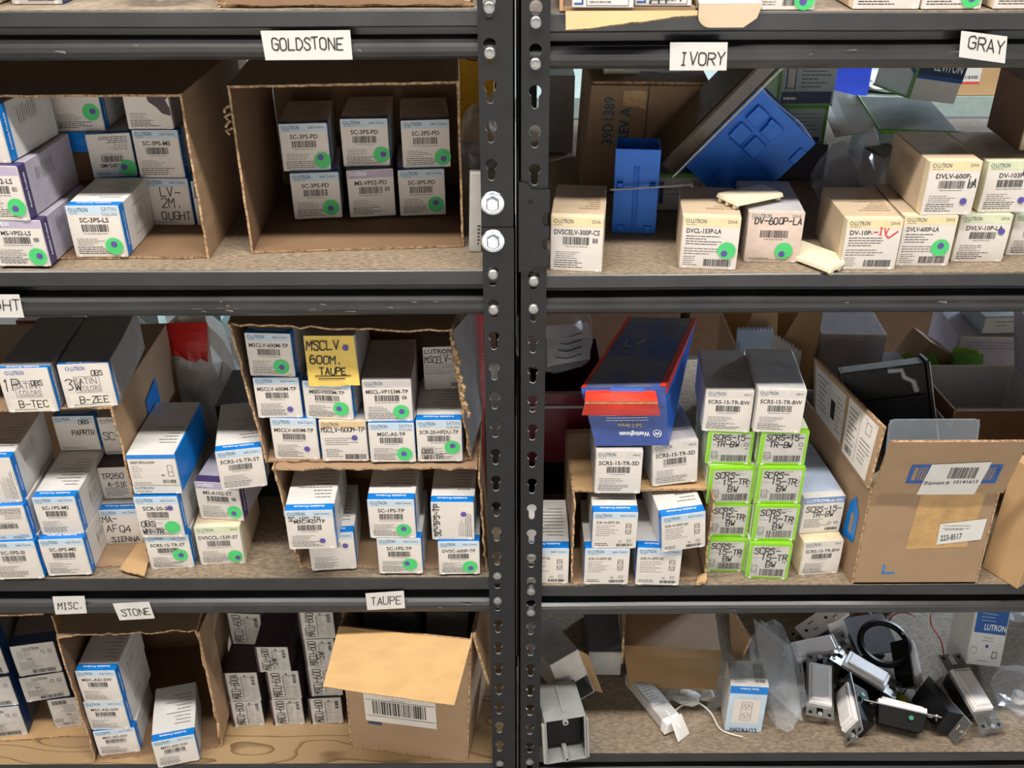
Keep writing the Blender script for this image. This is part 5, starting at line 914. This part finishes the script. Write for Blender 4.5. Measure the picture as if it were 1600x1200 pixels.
# behind the middle right opening
t = thing('storage_bin', 'dark maroon translucent bin behind the right post on the middle shelf', 'storage bin', (.0760, .195, .7482)); b = MB(); k = .003; w_, d_, h_ = .105, .16, .170
b.box(-w_/2, w_/2, 0, k, 0, .055, 'black_plastic'); b.box(-w_/2, w_/2, 0, k, .055, h_, 'bin_maroon'); b.box(-w_/2, w_/2, d_-k, d_, 0, h_, 'bin_maroon'); b.box(-w_/2, -w_/2+k, k, d_-k, 0, h_, 'bin_maroon'); b.box(w_/2-k, w_/2, k, d_-k, 0, h_, 'bin_maroon'); b.box(-w_/2+k, w_/2-k, k, d_-k, 0, k, 'bin_maroon'); b.build('bin_shell', t)
b = MB(); b.box(-w_/2-.005, w_/2+.005, -.005, .0, h_-.006, h_, 'bin_maroon'); b.box(-w_/2-.004, w_/2+.004, -.003, 0, h_-.024, h_-.020, 'grey_card'); b.build('bin_rim', t)
t = bag('plastic_bag', 'clear bag with dark print bulging over the maroon bin', (.058, .275, .9188), (.058, .060, .046), 'poly_clear', 52, knot=False)
b = MB(); b.sheet((-.01, -.063, .030), (.048, -.060, .040), (.046, -.040, .085), (-.012, -.044, .082), .0006, 'poly_dim', nu=6, nv=4, bulge=.004)
for q in range(4): b.tube([(.0+.004*q, -.0655+.005*q, .046+.008*q), (.016, -.0665+.005*q, .044+.008*q), (.036, -.064+.005*q, .050+.008*q)], .0007, 'ink', 5)
b.build('printed_panel', t)
for k, (lab, x) in enumerate((('grey zigzag topped envelope standing left of the brown flaps', .352), ('grey zigzag topped envelope nearest the brown flaps', .398))):
    t = thing('padded_envelope', lab, 'envelope', (x, .29+.015*k, .7483), R(-5, 0, 4-9*k), 'envelopes standing behind the lime cartons'); b = MB(); W, H = .052, .208-.012*k; n = 20
    top = [(-W/2+W*i/n, H+(.0022 if i % 2 else -.0022)-.030*k*(i/n)) for i in range(n+1)]
    for i in range(n):
        (xa, za), (xb, zb) = top[i], top[i+1]
        b.hexa([(xa, 0, 0), (xb, 0, 0), (xb, .006, 0), (xa, .006, 0), (xa, 0, za), (xb, 0, zb), (xb, .006, zb), (xa, .006, za)], 'bluelab_body' if k == 0 else 'label_grey')
    b.build('envelope_body', t)
    b = MB(); b.box(-W/2+.004, W/2-.004, -.0012, -.0003, H*.70, H*.72, 'grey_card'); b.box(-W/2+.001, -W/2+.004, -.0012, -.0003, .004, H*.9, 'grey_card'); b.build('seam', t)
w1, O = carton_walls('cardboard_box', 'tan cardboard box with flaps standing up behind the lime cartons', [(.335, .345, .7482), (.455, .345, .7482), (.470, .47, .7482), (.335, .47, .7482)], .905, walls='floor left right back front', rough=0, out='kraft_light', inn='kraft_light', seed=110)
for nm, P in (('left', [(.337, .345, .906), (.395, .345, .906), (.385, .335, .985), (.352, .337, .975)]), ('right', [(.398, .345, .906), (.455, .345, .906), (.452, .335, .990), (.424, .337, .985)])):
    b = MB(); b.sheet(*[Vector(p)-O for p in P], .002, 'kraft_light', 'corrugated', 6, 3, .001); b.build('top_flap', w1)
w2, O = carton_walls('cardboard_box', 'empty white lined box behind the shipment box at right', [(.598, .178, .7482), (.735, .178, .7482), (.735, .300, .7482), (.588, .300, .7482)], .8985, walls='floor left right back front', out='brown_back', inn='white_card', rough=0, seed=120)
b = MB(); b.sheet(Vector((.736, .30, .899))-O, Vector((.736, .178, .899))-O, Vector((.700, .150, 1.00))-O, Vector((.705, .29, 1.00))-O, .003, 'maestro_body', nu=6, nv=3); b.build('side_flap', w2)
b = MB(); b.tube([Vector((.598, .1765, .8995))-O, Vector((.735, .1765, .8995))-O], .0022, 'label_grey', 6); b.build('white_rim', w2)
for lab, x, y, sz in (('grey carton seen far back at right over the white lined box', .77, .42, (.13, .135, .12)), ('dull grey carton far back behind the black mounting box', .53, .40, (.10, .150, .12))):
    pbox('grey_carton', lab, (x, y, .7483), (0, 0, -3), sz, 'maestro_body', flap=True, group='grey cartons far back on the middle right shelf', prn=lambda p, w, h: (p.lines(w*.1, w*.8, h*.92, 3, .005), p.rect(0, h-.004, w, h, 'label_grey', 1)))
pbox('switch_carton', 'pale printed carton lying on the far grey carton at the right', (.79, .43, .8840), (0, 0, 2), (.10, .030, .08), 'leviton_grey', fm='label_grey', prn=lambda p, w, h: (p.lines(w*.2, w*.5, h*.7, 2, .006, m='ink'), p.ring(w*.7, h*.5, .006, .001, 'ink_soft')))
pbox('brown_carton', 'small tan carton tipped up behind the black mounting box', (.635, .365, .8500), (0, 32, 10), (.06, .045, .05), 'kraft', flap=False, ms={'right': 'label_grey'})
pbox('grey_carton', 'grey carton under the green packets behind the white lined box', (.650, .330, .7483), (0, 0, 0), (.12, .092, .12), 'dark_card', flap=False)
for k, (x, y, z, a, lab) in enumerate(((.634, .350, .8410, -18, 'green packet lying left of another behind the white lined box'), (.690, .352, .8410, 14, 'green packet standing right of another behind the white lined box'))):
    t = thing('green_packet', lab, 'packet', (x, y, z), R(-20, a, 0), 'green packets at the back'); b = MB(); b.sheet((-.026, 0, 0), (.026, 0, 0), (.022, .012, .045), (-.022, .012, .040), .010, 'leaf_green', nu=6, nv=4, bulge=.006); b.build('packet_film', t)
    b = MB(); b.sheet((-.022, .0122, .0405), (.022, .0122, .0455), (.020, .016, .052), (-.020, .016, .048), .0008, 'lime', nu=4, nv=2); b.build('crimped_edge', t)
# ---------------------------------------------------------------- what shows along the very top shelf
UP = 'things on the top shelf cut by the frame top'
for r in [((-.545, .018, 1.4443), 0, 0, (.125, .06, .1), 'divac', '', {}, 'pale carton bottom at the far left of the top shelf', UP),
          ((-.446, .030, 1.4443), 0, 0, (.048, .058, .1), 'lead', '', {}, 'blue sided carton next along the top left shelf', UP),
          ((.3460, .006, 1.4410), -1, 0, (.062, .057, .1), 'diva', '', {}, 'cream carton on the top right shelf, left of one with green dot', UP),
          ((.4060, .005, 1.4410), 1, 0, (.056, .057, .1), 'claro', '', {'g': [(.80, .18)]}, 'carton with green dot on the top right shelf', UP),
          ((.4740, .005, 1.4410), 0, 0, (.060, .057, .1), 'diva', '', {}, 'carton at the far right of the top right shelf', UP),
          ((.2540, .004, 1.4410), -1, 0, (.052, .057, .1), 'diva2', '', {'g': [(.80, .12)]}, 'carton with green dot right of the hanging ivory flap, top shelf', UP)]: carton(r)
t, O = carton_walls('cardboard_box', 'low torn cardboard tray along the top left shelf', [(-.270, .010, 1.4441), (-.034, .008, 1.4441), (-.034, .2, 1.4441), (-.270, .2, 1.4441)], 1.475, walls='floor left right back', out='kraft_light', inn='kraft_light', rough=.003, seed=130)
b = MB(); b.sheet(Vector((-.262, .006, 1.4462))-O, Vector((-.042, .005, 1.4462))-O, Vector((-.042, .010, 1.474))-O, Vector((-.262, .012, 1.478))-O, .002, 'kraft_dark', 'corrugated', 16, 3, .0016); b.build('torn_flap', t)
bag('plastic_bag', 'grey crumpled bag on the top left shelf before the tray', (-.330, .050, 1.4443), (.040, .04, .018), 'poly_dim', 61, knot=False)
t = thing('cardboard_box', 'cardboard tray on the top right shelf with a drooping front lip', 'cardboard box', (.108, .0, 1.4411)); b = MB(); b.box(-.060, .062, .0, .16, 0, .003, 'kraft'); b.box(-.063, -.060, 0, .16, 0, .03, 'kraft_light'); b.build('carton_walls', t)
b = MB(); b.sheet((-.058, -.022, -.0145), (.062, -.010, -.003), (.062, -.0085, .0003), (-.058, -.0085, .0003), .002, 'kraft_light', 'corrugated', 12, 3, .001); b.build('front_lip', t)
for lab, x, y, w_, s_ in (('white carton with blue lettering on the top right tray, left of two', .084, -.006, .056, 'L'), ('white carton with marker strokes on the top right tray, right of two', .140, .002, .052, 'M')):
    def pp(p, w, h, s_=s_):
        p.text('LUTRON', .010, .003, .008, 'brand_blue', ang=PI/2, maxw=h*.9); p.lines(.016, w*.85, .030, 8, .0035); p.frame(.013, .002, w*.92, .05, .0006, 'ink_soft')
        if s_ == 'M': p.hand('AT', .014, .004, .014, wt=.0014); p.hand('H', .034, .005, .014, wt=.0014)
    pbox('switch_carton', lab, (x, y, 1.4446), (0, 0, -3), (w_, .055, .09), 'white_card', fm='white_card', prn=pp, group='white cartons on the top right tray')
t = thing('open_carton', 'carton with its rounded ivory flap hanging over the top right beam', 'carton', (.202, .008, 1.4411)); b = MB(); b.box(-.030, .024, 0, .09, 0, .055, 'diva_edge'); b.build('carton_sleeve', t, bevel=.0008)
b = MB(); n = 14; pts = [(-.030, .006)]+[(-.030+.012*(1-math.cos(PI/2*k/6))-.000, -.014-.010*math.sin(PI/2*k/6)+.010) for k in range(7)]+[(.012, -.014), (.024, -.006), (.028, .006)]
A = [(x, -.012-.3*(.006-z)*.4, z) for x, z in pts]; Bq = [(x, y+.0008, z) for x, y, z in A]; b.poly(A, 'diva_body'); b.poly(list(reversed(Bq)), 'diva_body')
for k in range(len(A)): b.poly([A[k], Bq[k], Bq[(k+1) % len(A)], A[(k+1) % len(A)]], 'diva_edge')
b.sheet((-.030, -.012, .006), (.028, -.012, .006), (.024, -.0004, .010), (-.030, -.0004, .010), .0008, 'sticker_edge', nu=4, nv=2); b.build('hanging_flap', t)
# ---------------------------------------------------------------- wiring devices and scraps on the lower right shelf
DG = 'loose dimmers and switches on the lower right shelf'
def yoke(m, L=.106, W=.040, z=0.):
    """metal mounting strap with ears and holes, long axis y, face up +z"""
    m.box(-W/2, W/2, -L*.36, L*.36, z, z+.0014, 'yoke_metal')
    for s in (-1, 1):
        y0 = s*L*.36; y1 = s*L*.5
        for x0, x1 in ((-W/2, -.0045), (.0045, W/2)): m.box(x0, x1, min(y0, y1), max(y0, y1), z, z+.0014, 'yoke_metal')
        m.box(-.0046, .0046, min(s*L*.47, y1), max(s*L*.47, y1), z, z+.0014, 'yoke_metal')
        for x in (-W*.34, W*.34): m.cyl((x, s*L*.45, z+.0013), (x, s*L*.45, z+.0017), .0028, 'black_plastic', 10)
def dimmer(label, loc, rot, face='white_plastic', body='black_plastic', L=.106, big=True, screws=True):
    t = thing('dimmer_switch', label, 'dimmer switch', loc, R(*rot), DG)
    m = MB(); yoke(m, L); m.build('yoke', t, bevel=.0003)
    m = MB(); fw, fh = (.0335, .068) if big else (.030, .062)
    m.hexa([(-fw/2, -fh/2, .0016), (fw/2, -fh/2, .0016), (fw/2, fh/2, .0016), (-fw/2, fh/2, .0016), (-fw/2+.0008, -fh/2+.0008, .0085), (fw/2-.0008, -fh/2+.0008, .0085), (fw/2-.0008, fh/2-.0008, .0085), (-fw/2+.0008, fh/2-.0008, .0085)], face); m.build('face_frame', t, bevel=.0008)
    m = MB(); pw, ph = .0265, .058
    m.hexa([(-pw/2, -ph/2, .0088), (pw/2, -ph/2, .0088), (pw/2, ph/2, .0088), (-pw/2, ph/2, .0088), (-pw/2+.001, -ph/2+.001, .0125), (pw/2-.001, -ph/2+.001, .0125), (pw/2-.001, ph/2-.001, .0102), (-pw/2+.001, ph/2-.001, .0102)], face); m.build('rocker', t, bevel=.0007)
    m = MB(); m.hexa([(-.017, -.030, -.026), (.017, -.030, -.026), (.017, .030, -.026), (-.017, .030, -.026), (-.020, -.033, -.0003), (.020, -.033, -.0003), (.020, .033, -.0003), (-.020, .033, -.0003)], body)
    m.build('back_body', t, bevel=.001)
    if screws:
        for s in (-1, 1):
            m = MB(); m.cyl((0, s*L*.47, -.004), (0, s*L*.47, .0030), .0016, 'zinc', 8); m.cyl((0, s*L*.47, .0030), (0, s*L*.47, .0048), .0034, 'zinc', 12); m.build('mounting_screw', t)
        m = MB(); m.cyl((.021, .012, -.010), (.0245, .012, -.010), .0034, 'wire_green', 10); m.build('ground_screw', t)
    return t
dimmer('dimmer with pale rocker lying crosswise near the back left, below the outlet', (.473, .168, .460), (12, 4, -85))
dimmer('dimmer standing nearly upright facing front at the left of the heap', (.4595, .094, .4600), (12, 2, -13), L=.104)
dimmer('dimmer on its long side, second from left along the front', (.4930, .056, .4560), (8, -66, -14), L=.104)
dimmer('dimmer with tan toned rocker lying askew in the middle of the heap', (.5360, .120, .4610), (12, 6, 56))
dimmer('dimmer seen from its black back edge, front middle of the heap', (.5660, .050, .4560), (0, -52, -108), body='black_plastic')
dimmer('dimmer lying on its face with a black body up, right of front middle', (.6320, .060, .4540), (6, 118, 20), L=.098)
dimmer('long pale dimmer with big rocker slanting at the right of the heap', (.6790, .081, .4625), (14, 8, 14), L=.124)
dimmer('dimmer on edge with pale side, behind the long slanting one', (.6150, .143, .4620), (20, 72, 8), L=.096)
# duplex outlet at the back
t = thing('duplex_outlet', 'white duplex outlet tilted at the back left of the heap', 'outlet', (.4980, .222, .4610), R(24, 4, -66)); m = MB(); yoke(m, .108, .034); m.build('yoke', t, bevel=.0003)
m = MB(); m.box(-.0165, .0165, -.041, .041, .0016, .0080, 'white_plastic')
pr = Pr(m, lambda u, v, l: (u-.0165, v-.041, .0081+.0001*l), .033, .082)
for c in (.020, .058):
    pr.rect(.0080, c-.001, .0096, c+.010, 'ink'); pr.rect(.0220, c, .0236, c+.008, 'ink'); pr.disc(.0165, c-.009, .0028, 'ink', n=12)
m.build('outlet_face', t, bevel=.0006)
m = MB(); m.box(-.0155, .0155, -.034, .034, -.024, -.0003, 'grey_plastic'); m.build('back_body', t, bevel=.001)
# black ring
t = thing('trim_ring', 'round black plastic ring lying over the middle of the heap', 'trim ring', (.577, .166, .4800), R(18, 0, -8)); m = MB(); n = 40
prof = [(.031, -.003), (.0405, -.003), (.0405, .002), (.036, .004), (.031, .001)]
vs = [(r*math.cos(2*PI*k/n), r*math.sin(2*PI*k/n), z) for k in range(n) for r, z in prof]; q = len(prof)
m.mesh(vs, [(k*q+i, ((k+1) % n)*q+i, ((k+1) % n)*q+(i+1) % q, k*q+(i+1) % q) for k in range(n) for i in range(q)], 'black_plastic'); m.build('ring_body', t, smooth=False)
m = MB(); m.cyl((.030, .018, .002), (.030, .018, .0045), .0022, 'zinc', 10); m.build('screw', t)
t = thing('junction_cover', 'dark metal cover plate under the black ring', 'cover plate', (.572, .205, .4560), R(14, 0, 10)); m = MB(); m.box(-.035, .035, -.035, .035, 0, .0016, 'dark_card'); m.build('plate', t, bevel=.0006)
m = MB(); m.box(-.024, .024, -.024, .024, -.022, -.0002, 'dark_card'); m.build('back_body', t, bevel=.001)
t = thing('switch_plate', 'pale plastic plate standing behind the black ring', 'cover plate', (.5330, .178, .4330), R(-38, 0, 30)); m = MB(); m.box(-.016, .016, 0, .004, 0, .062, 'white_plastic'); m.build('plate', t, bevel=.0008)
m = MB(); m.box(-.006, .006, -.0016, -.0003, .018, .044, 'grey_plastic'); m.build('opening', t)
t = thing('wire_nut', 'yellow wire nut lying in the heap', 'wire nut', (.583, .086, .4385), R(70, 0, -34)); m = MB(); m.tube([(0, 0, -.009), (0, 0, -.004), (0, 0, .006), (0, 0, .010)], [.0064, .0062, .0036, .0026], 'nut_yellow', 12); m.build('cap', t)
m = MB()
for s in (-1, 1): m.box(s*.0062-.001, s*.0062+.001, -.003, .003, -.008, .000, 'nut_yellow')
m.build('wing', t)
def wire(lab, cols, paths, loc):
    t = thing('wire_pair', lab, 'wires', loc, (0, 0, 0), 'loose wires in the heap')
    for c, p in zip(cols, paths):
        m = MB(); m.tube(smooth_path(p), .0011, c, 7); m.build('wire', t)
    return t
def smooth_path(p, n=6):
    P = [Vector(a) for a in p]; out = []
    for i in range(len(P)-1):
        a, b, c, d = P[max(i-1, 0)], P[i], P[i+1], P[min(i+2, len(P)-1)]
        for k in range(n):
            s = k/n; out.append(.5*((2*b)+(c-a)*s+(2*a-5*b+4*c-d)*s*s+(3*b-a-3*c+d)*s**3))
    return out+[P[-1]]
wire('red and white wires rising at the back left of the black ring', ('wire_red', 'wire_white'), ([(0, 0, 0), (-.012, .006, .020), (-.026, .012, .027), (-.042, .015, .018)], [(.002, .002, 0), (-.010, .010, .026), (-.030, .016, .036), (-.048, .020, .040)]), (.600, .236, .4335))
wire('red and white wires arching at the back right of the black ring', ('wire_red', 'wire_white'), ([(0, 0, 0), (.006, .004, .030), (.024, .006, .036), (.046, .008, .026)], [(-.002, .002, 0), (.008, .006, .036), (.034, .010, .036), (.060, .008, .022)]), (.612, .238, .4335))
wire('red and white wires bowing behind the long slanting dimmer', ('wire_red', 'wire_white'), ([(-.002, -.030, .024), (-.006, -.010, .048), (-.014, .012, .058), (-.012, .030, .072), (-.002, .040, .078)], [(.001, -.034, 0), (-.010, -.006, .030), (-.018, .014, .054), (-.010, .034, .080), (.008, .046, .094)]), (.672, .180, .4335))
wire('thin green wires beside the yellow wire nut', ('wire_green',), ([(0, 0, 0), (.010, .008, .010), (.022, .006, .014), (.030, .014, .010)],), (.590, .100, .4335))
# duplex carton, tray, scraps
t = thing('outlet_carton', 'pale blue carton with outlet drawing standing upside down beside the clear bag', 'carton', (.3360, .038, .4325), R(0, 0, -4)); w_, h_, d_ = .0537, .0935, .048
m = MB(); m.box(-w_/2, w_/2, 0, d_, 0, h_, 'white_card'); pr = Pr(m, lambda u, v, l: (u-w_/2, v, h_+.0002+.0001*l), w_, d_, seed='dt')
pr.rect(.0005, .0005, w_-.0005, d_-.0005, 'label_grey', 1); pr.lines(.006, .030, .040, 6, .0045, th=.0008); pr.outlet(.042, .028, .026); pr.bars(.034, .006, .050, .012, n=12); pr.lines(.006, .025, .010, 2, .004, m='ink')
m.build('carton_sleeve', t, bevel=.0008)
m = MB(); m.box(-w_/2+.0005, w_/2-.0005, -.0009, -.0003, .0005, h_-.0005, 'pale_blue'); p0 = Pr(m, lambda u, v, l: (u-w_/2, -.0011-.0001*l, v), w_, h_, seed='df'); p1 = Pr(m, lambda u, v, l: (w_/2-u, -.0011-.0001*l, h_-v), w_, h_, seed='df2')
p0.rect(.0005, h_-.015, w_-.0005, h_-.0006, 'band_blue', 1); p1.text('Satin Colors', w_*.5, .0035, .0036, 'white_ink', 'c', maxw=w_*.55); p0.rect(w_*.15, h_*.20, w_*.85, h_*.72, 'label_face', 1); p0.outlet(w_*.5, h_*.46, h_*.40); p1.text('LUTRON', w_*.5, h_*.915, .0072, 'navy', 'c', cond=1.1, maxw=w_*.7)
m.build('end_flap', t)
c = [(.170, .172, .4690), (.325, .160, .4690), (.335, .285, .4690), (.175, .285, .4690)]
tr, O = carton_walls('cardboard_box', 'tipped cardboard tray with drooping front flap under the lower right beam', c, .535, walls='floor back left', rough=.001, out='kraft_light', inn='kraft', seed=140)
m = MB(); m.sheet(Vector((.1765, .108, .4470))-O, Vector((.3080, .100, .4500))-O, Vector((.3240, .159, .4710))-O, Vector((.1715, .171, .4710))-O, .003, 'kraft_light', 'corrugated', 12, 4, .0006, bulge=.003); m.build('front_flap', tr)
m = MB(); m.sheet(Vector((.1640, .128, .4760))-O, Vector((.1690, .160, .4760))-O, Vector((.1700, .175, .540))-O, Vector((.1640, .130, .530))-O, .003, 'kraft_light', 'corrugated', 6, 3, .0008); m.build('side_flap', tr)
m = MB(); m.sheet(Vector((.3330, .098, .4960))-O, Vector((.3275, .130, .5150))-O, Vector((.3270, .165, .5600))-O, Vector((.3440, .096, .5600))-O, .003, 'kraft', 'corrugated', 6, 3, .0008); m.build('wing_flap', tr)
pbox('grey_carton', 'small grey carton with white end behind the tipped tray', (.1420, .148, .4326), (0, 0, -1), (.052, .050, .13), 'dark_card', fm='label_grey')
t = thing('packaged_device', 'long white device in brown packaging slanting out from under the tray', 'device', (.2290, .046, .4360), R(-2, 0, 26)); m = MB(); m.box(-.014, .014, 0, .100, 0, .020, 'label_grey'); pr = Pr(m, lambda u, v, l: (-.014+u, v, .0203+.0001*l), .028, .1, seed='pd'); pr.rect(.002, .026, .026, .085, 'claro_edge', 1); pr.lines(.005, .022, .08, 8, .006, th=.0009, m='ink'); m.build('device_body', t, bevel=.001)
m = MB(); m.hexa([(-.016, -.012, 0), (.016, -.012, 0), (.016, -.0004, 0), (-.016, -.0004, 0), (-.012, -.012, .018), (.012, -.012, .018), (.014, -.0004, .021), (-.014, -.0004, .021)], 'white_plastic'); m.build('end_cap', t, bevel=.001)
m = MB(); m.box(-.0015, .0005, -.028, .010, .0212, .0222, 'white_plastic'); m.hexa([(-.004, -.030, -.003), (.020, -.024, -.003), (.020, -.023, -.003), (-.004, -.029, -.003), (-.010, -.016, .030), (.010, -.014, .032), (.010, -.013, .032), (-.010, -.015, .030)], 'white_plastic'); m.build('plate', t)
t = thing('paper_scrap', 'crumpled white paper scraps under the tray front', 'paper', (.262, .096, .4330)); m = MB(); crumple(m, (0, 0, .007), (.022, .014, .008), 'paper_tag', 71, .35, 2); crumple(m, (.030, .004, .006), (.014, .010, .007), 'label_grey', 73, .4, 2); m.build('crumpled_paper', t)
t = thing('loose_wire', 'thin white wire curving across the board to the pale blue carton', 'wire', (.226, .052, .4335)); m = MB(); m.tube(smooth_path([(0, 0, .001), (.020, .020, .010), (.045, .026, .016), (.066, .012, .010), (.076, -.010, .002), (.090, -.020, .001), (.108, -.026, .001)]), .0012, 'wire_white', 7); m.build('wire', t)
t = thing('open_carton', 'dark grey open ended carton leaning behind the grey electrical box', 'carton', (.1000, .068, .4450), R(-16, -14, 26)); w_, h_, d_ = .048, .080, .105; m = MB(); k = .0012
m.box(-w_/2, -w_/2+k, 0, d_, 0, h_, 'claro_body'); m.box(w_/2-k, w_/2, 0, d_, 0, h_, 'claro_body'); m.box(-w_/2+k, w_/2-k, 0, d_, 0, k, 'claro_body'); m.box(-w_/2+k, w_/2-k, .0, d_, h_-k, h_, 'claro_body'); m.box(-w_/2+k, w_/2-k, d_-k, d_, k, h_-k, 'claro_body'); m.box(-w_/2+k, w_/2-k, .001, .003, h_*.40, h_-k-.001, 'claro_edge')
pr = Pr(m, lambda u, v, l: (u-w_/2, v, h_+.0002+.0001*l), w_, d_, seed='oc'); pr.lines(.01, .04, .08, 10, .0055); m.build('carton_sleeve', t)
m = MB(); m.sheet((w_/2, -.0004, .002), (w_/2, -.0004, h_-.002), (w_/2+.006, -.016, h_-.004), (w_/2+.006, -.016, .004), .0008, 'kraft_light', nu=3, nv=3); m.build('side_flap', t)
t = thing('electrical_box', 'grey plastic electrical box open to the front beside the right post', 'electrical box', (.0755, -.022, .4328), R(-7, -2, 9)); w_, h_, d_ = .058, .078, .075; m = MB(); k = .0024
m.box(-w_/2, -w_/2+k, 0, d_, 0, h_, 'grey_plastic'); m.box(w_/2-k, w_/2, 0, d_, 0, h_, 'grey_plastic'); m.box(-w_/2+k, w_/2-k, 0, d_, 0, k, 'grey_plastic'); m.box(-w_/2+k, w_/2-k, 0, d_, h_-k, h_, 'grey_plastic'); m.box(-w_/2+k, w_/2-k, d_-k, d_, k, h_-k, 'grey_plastic'); m.box(-w_/2+k+.0005, w_/2-k-.0005, .022, .024, k+.011, h_-k-.0005, 'black_plastic'); m.box(-w_/2+k+.0003, -w_/2+k+.0012, .004, .022, k+.012, h_-k-.001, 'black_plastic'); m.box(w_/2-k-.0012, w_/2-k-.0003, .004, .022, k+.012, h_-k-.001, 'black_plastic')  # black plate and side liners put the shade inside the box into colour
m.box(-.002, .002, .01, d_-.01, h_, h_+.003, 'grey_plastic'); m.box(-.003, .003, .006, d_-.01, k, k+.010, 'grey_plastic'); m.build('box_shell', t, bevel=.0012)
m = MB(); m.box(-w_/2-.0045, -w_/2-.0003, -.003, .004, .004, h_-.006, 'grey_plastic'); m.build('mounting_ear', t, bevel=.0008); m = MB(); m.box(w_/2+.0003, w_/2+.0030, -.003, .004, .004, h_-.006, 'grey_plastic'); m.build('mounting_ear', t, bevel=.0008)
for z in (.006, h_-.006):
    m = MB(); m.cyl((0, -.0030, z), (0, .010, z), .0042, 'grey_plastic', 12); m.cyl((0, -.0034, z), (0, -.0029, z), .0018, 'black_plastic', 8); m.build('screw_boss', t)
t = bag('plastic_bag', 'crinkled clear bag between the pale blue carton and the dimmers', (.395, .105, .4330), (.034, .085, .052), 'poly_clear', 81, amp=.3, knot=False)
m = MB(); m.sheet((-.028, .060, .100), (-.020, -.010, .030), (.030, -.060, .010), (.022, .020, .082), .0006, 'poly_clear', nu=8, nv=8, bulge=.010); m.build('film_fold', t)
t = bag('plastic_bag', 'clear bag of small white parts at the lower right frame edge', (.768, .092, .4330), (.045, .042, .026), 'poly_clear', 85, amp=.25, knot=False)
for k, (x, y, z, r) in enumerate(((-.012, -.01, .018, .010), (.026, -.008, .016, .012))):
    m = MB(); m.tube([(x, y, z-.004), (x, y, z+.006), (x, y, z+.009)], [r, r, r*.6], 'white_plastic', 14); m.build('bagged_part', t)
t = bag('plastic_bag', 'mesh patterned silvery wrap at the back right of the lower shelf', (.842, .290, .4330), (.055, .050, .040), 'poly_dim', 88, amp=.3, knot=False)
t = pbox('switch_carton', 'white carton with blue printed end tipped up at the back right of the heap', (.7230, .138, .4400), (-26, 16, 8), (.064, .090, .045), 'white_card', fm='white_card', prn=lambda p, w, h: (p.rect(w*.05, h*.56, w*.96, h*.98, 'brand_blue', 1), p.text('LUTRON', w*.94, h*.62, h*.10, 'white_ink', 'r', maxw=w*.62), p.lines(w*.2, w*.8, h*.90, 3, h*.06, m='pale_blue'), p.lines(w*.3, w*.7, h*.48, 2, h*.05, al='c'), p.disc(w*.5, h*.34, .003, 'brand_blue'), p.ring(w*.14, h*.25, .006, .0007, 'ink_soft'), p.frame(w*.68, h*.14, w*.82, h*.26, .0012, 'ink'), p.lines(w*.3, w*.6, h*.08, 1, 1)))
pbox('dark_carton', 'dark carton far back in the shadow behind the dimmers', (.56, .30, .4326), (0, 0, 3), (.20, .05, .1), 'dark_card', flap=False)
# ivory cover plates among the cream cartons
def plate(lab, loc, rot):
    t = thing('cover_plate', lab, 'cover plate', loc, R(*rot), 'ivory plates by the ivory cartons'); m = MB()
    m.hexa([(-.018, -.032, .004), (.018, -.032, .004), (.018, .032, .004), (-.018, .032, .004), (-.0165, -.0305, .009), (.0165, -.0305, .009), (.0165, .0305, .009), (-.0165, .0305, .009)], 'ivory_plastic'); m.build('face', t, bevel=.001)
    for x in (-.012, .0, .012):
        m = MB(); m.box(x-.002, x+.002, -.031, -.026, 0.0002, .0039, 'ivory_plastic'); m.box(x-.002, x+.002, .026, .031, 0.0002, .0039, 'ivory_plastic'); m.build('clip', t)
plate('ivory plate lying across the top of two cream cartons', (.2560, .060, 1.2370), (0, 0, -62))
plate('ivory plate lying on the board against the cream carton with red marking', (.3270, .028, 1.1797), (0, -8, 38))
for o in list(bpy.data.objects):
    if o.parent is None and o.get('category') in ('dimmer switch', 'outlet', 'cover plate', 'device', 'wire nut', 'trim ring') and o.location.z < .6:
        if o.name.split('.')[0] in ('dimmer_switch', 'duplex_outlet', 'wire_nut', 'switch_plate', 'packaged_device', 'junction_cover'): settle(o, .4318)
for o in list(bpy.data.objects):
    if o.parent is None and o.get('category') == 'electrical box': settle(o, .4318 if o.location.z < .6 else 1.1788)
    if o.parent is None and o.name.startswith('open_carton') and o.location.z < .6: settle(o, .4318)
    if o.parent is None and o.get('label', '').startswith('white carton with blue printed end'): settle(o, .4318)
    if o.parent is None and o.get('label', '').startswith('grey printed carton leaning'): settle(o, .4160)
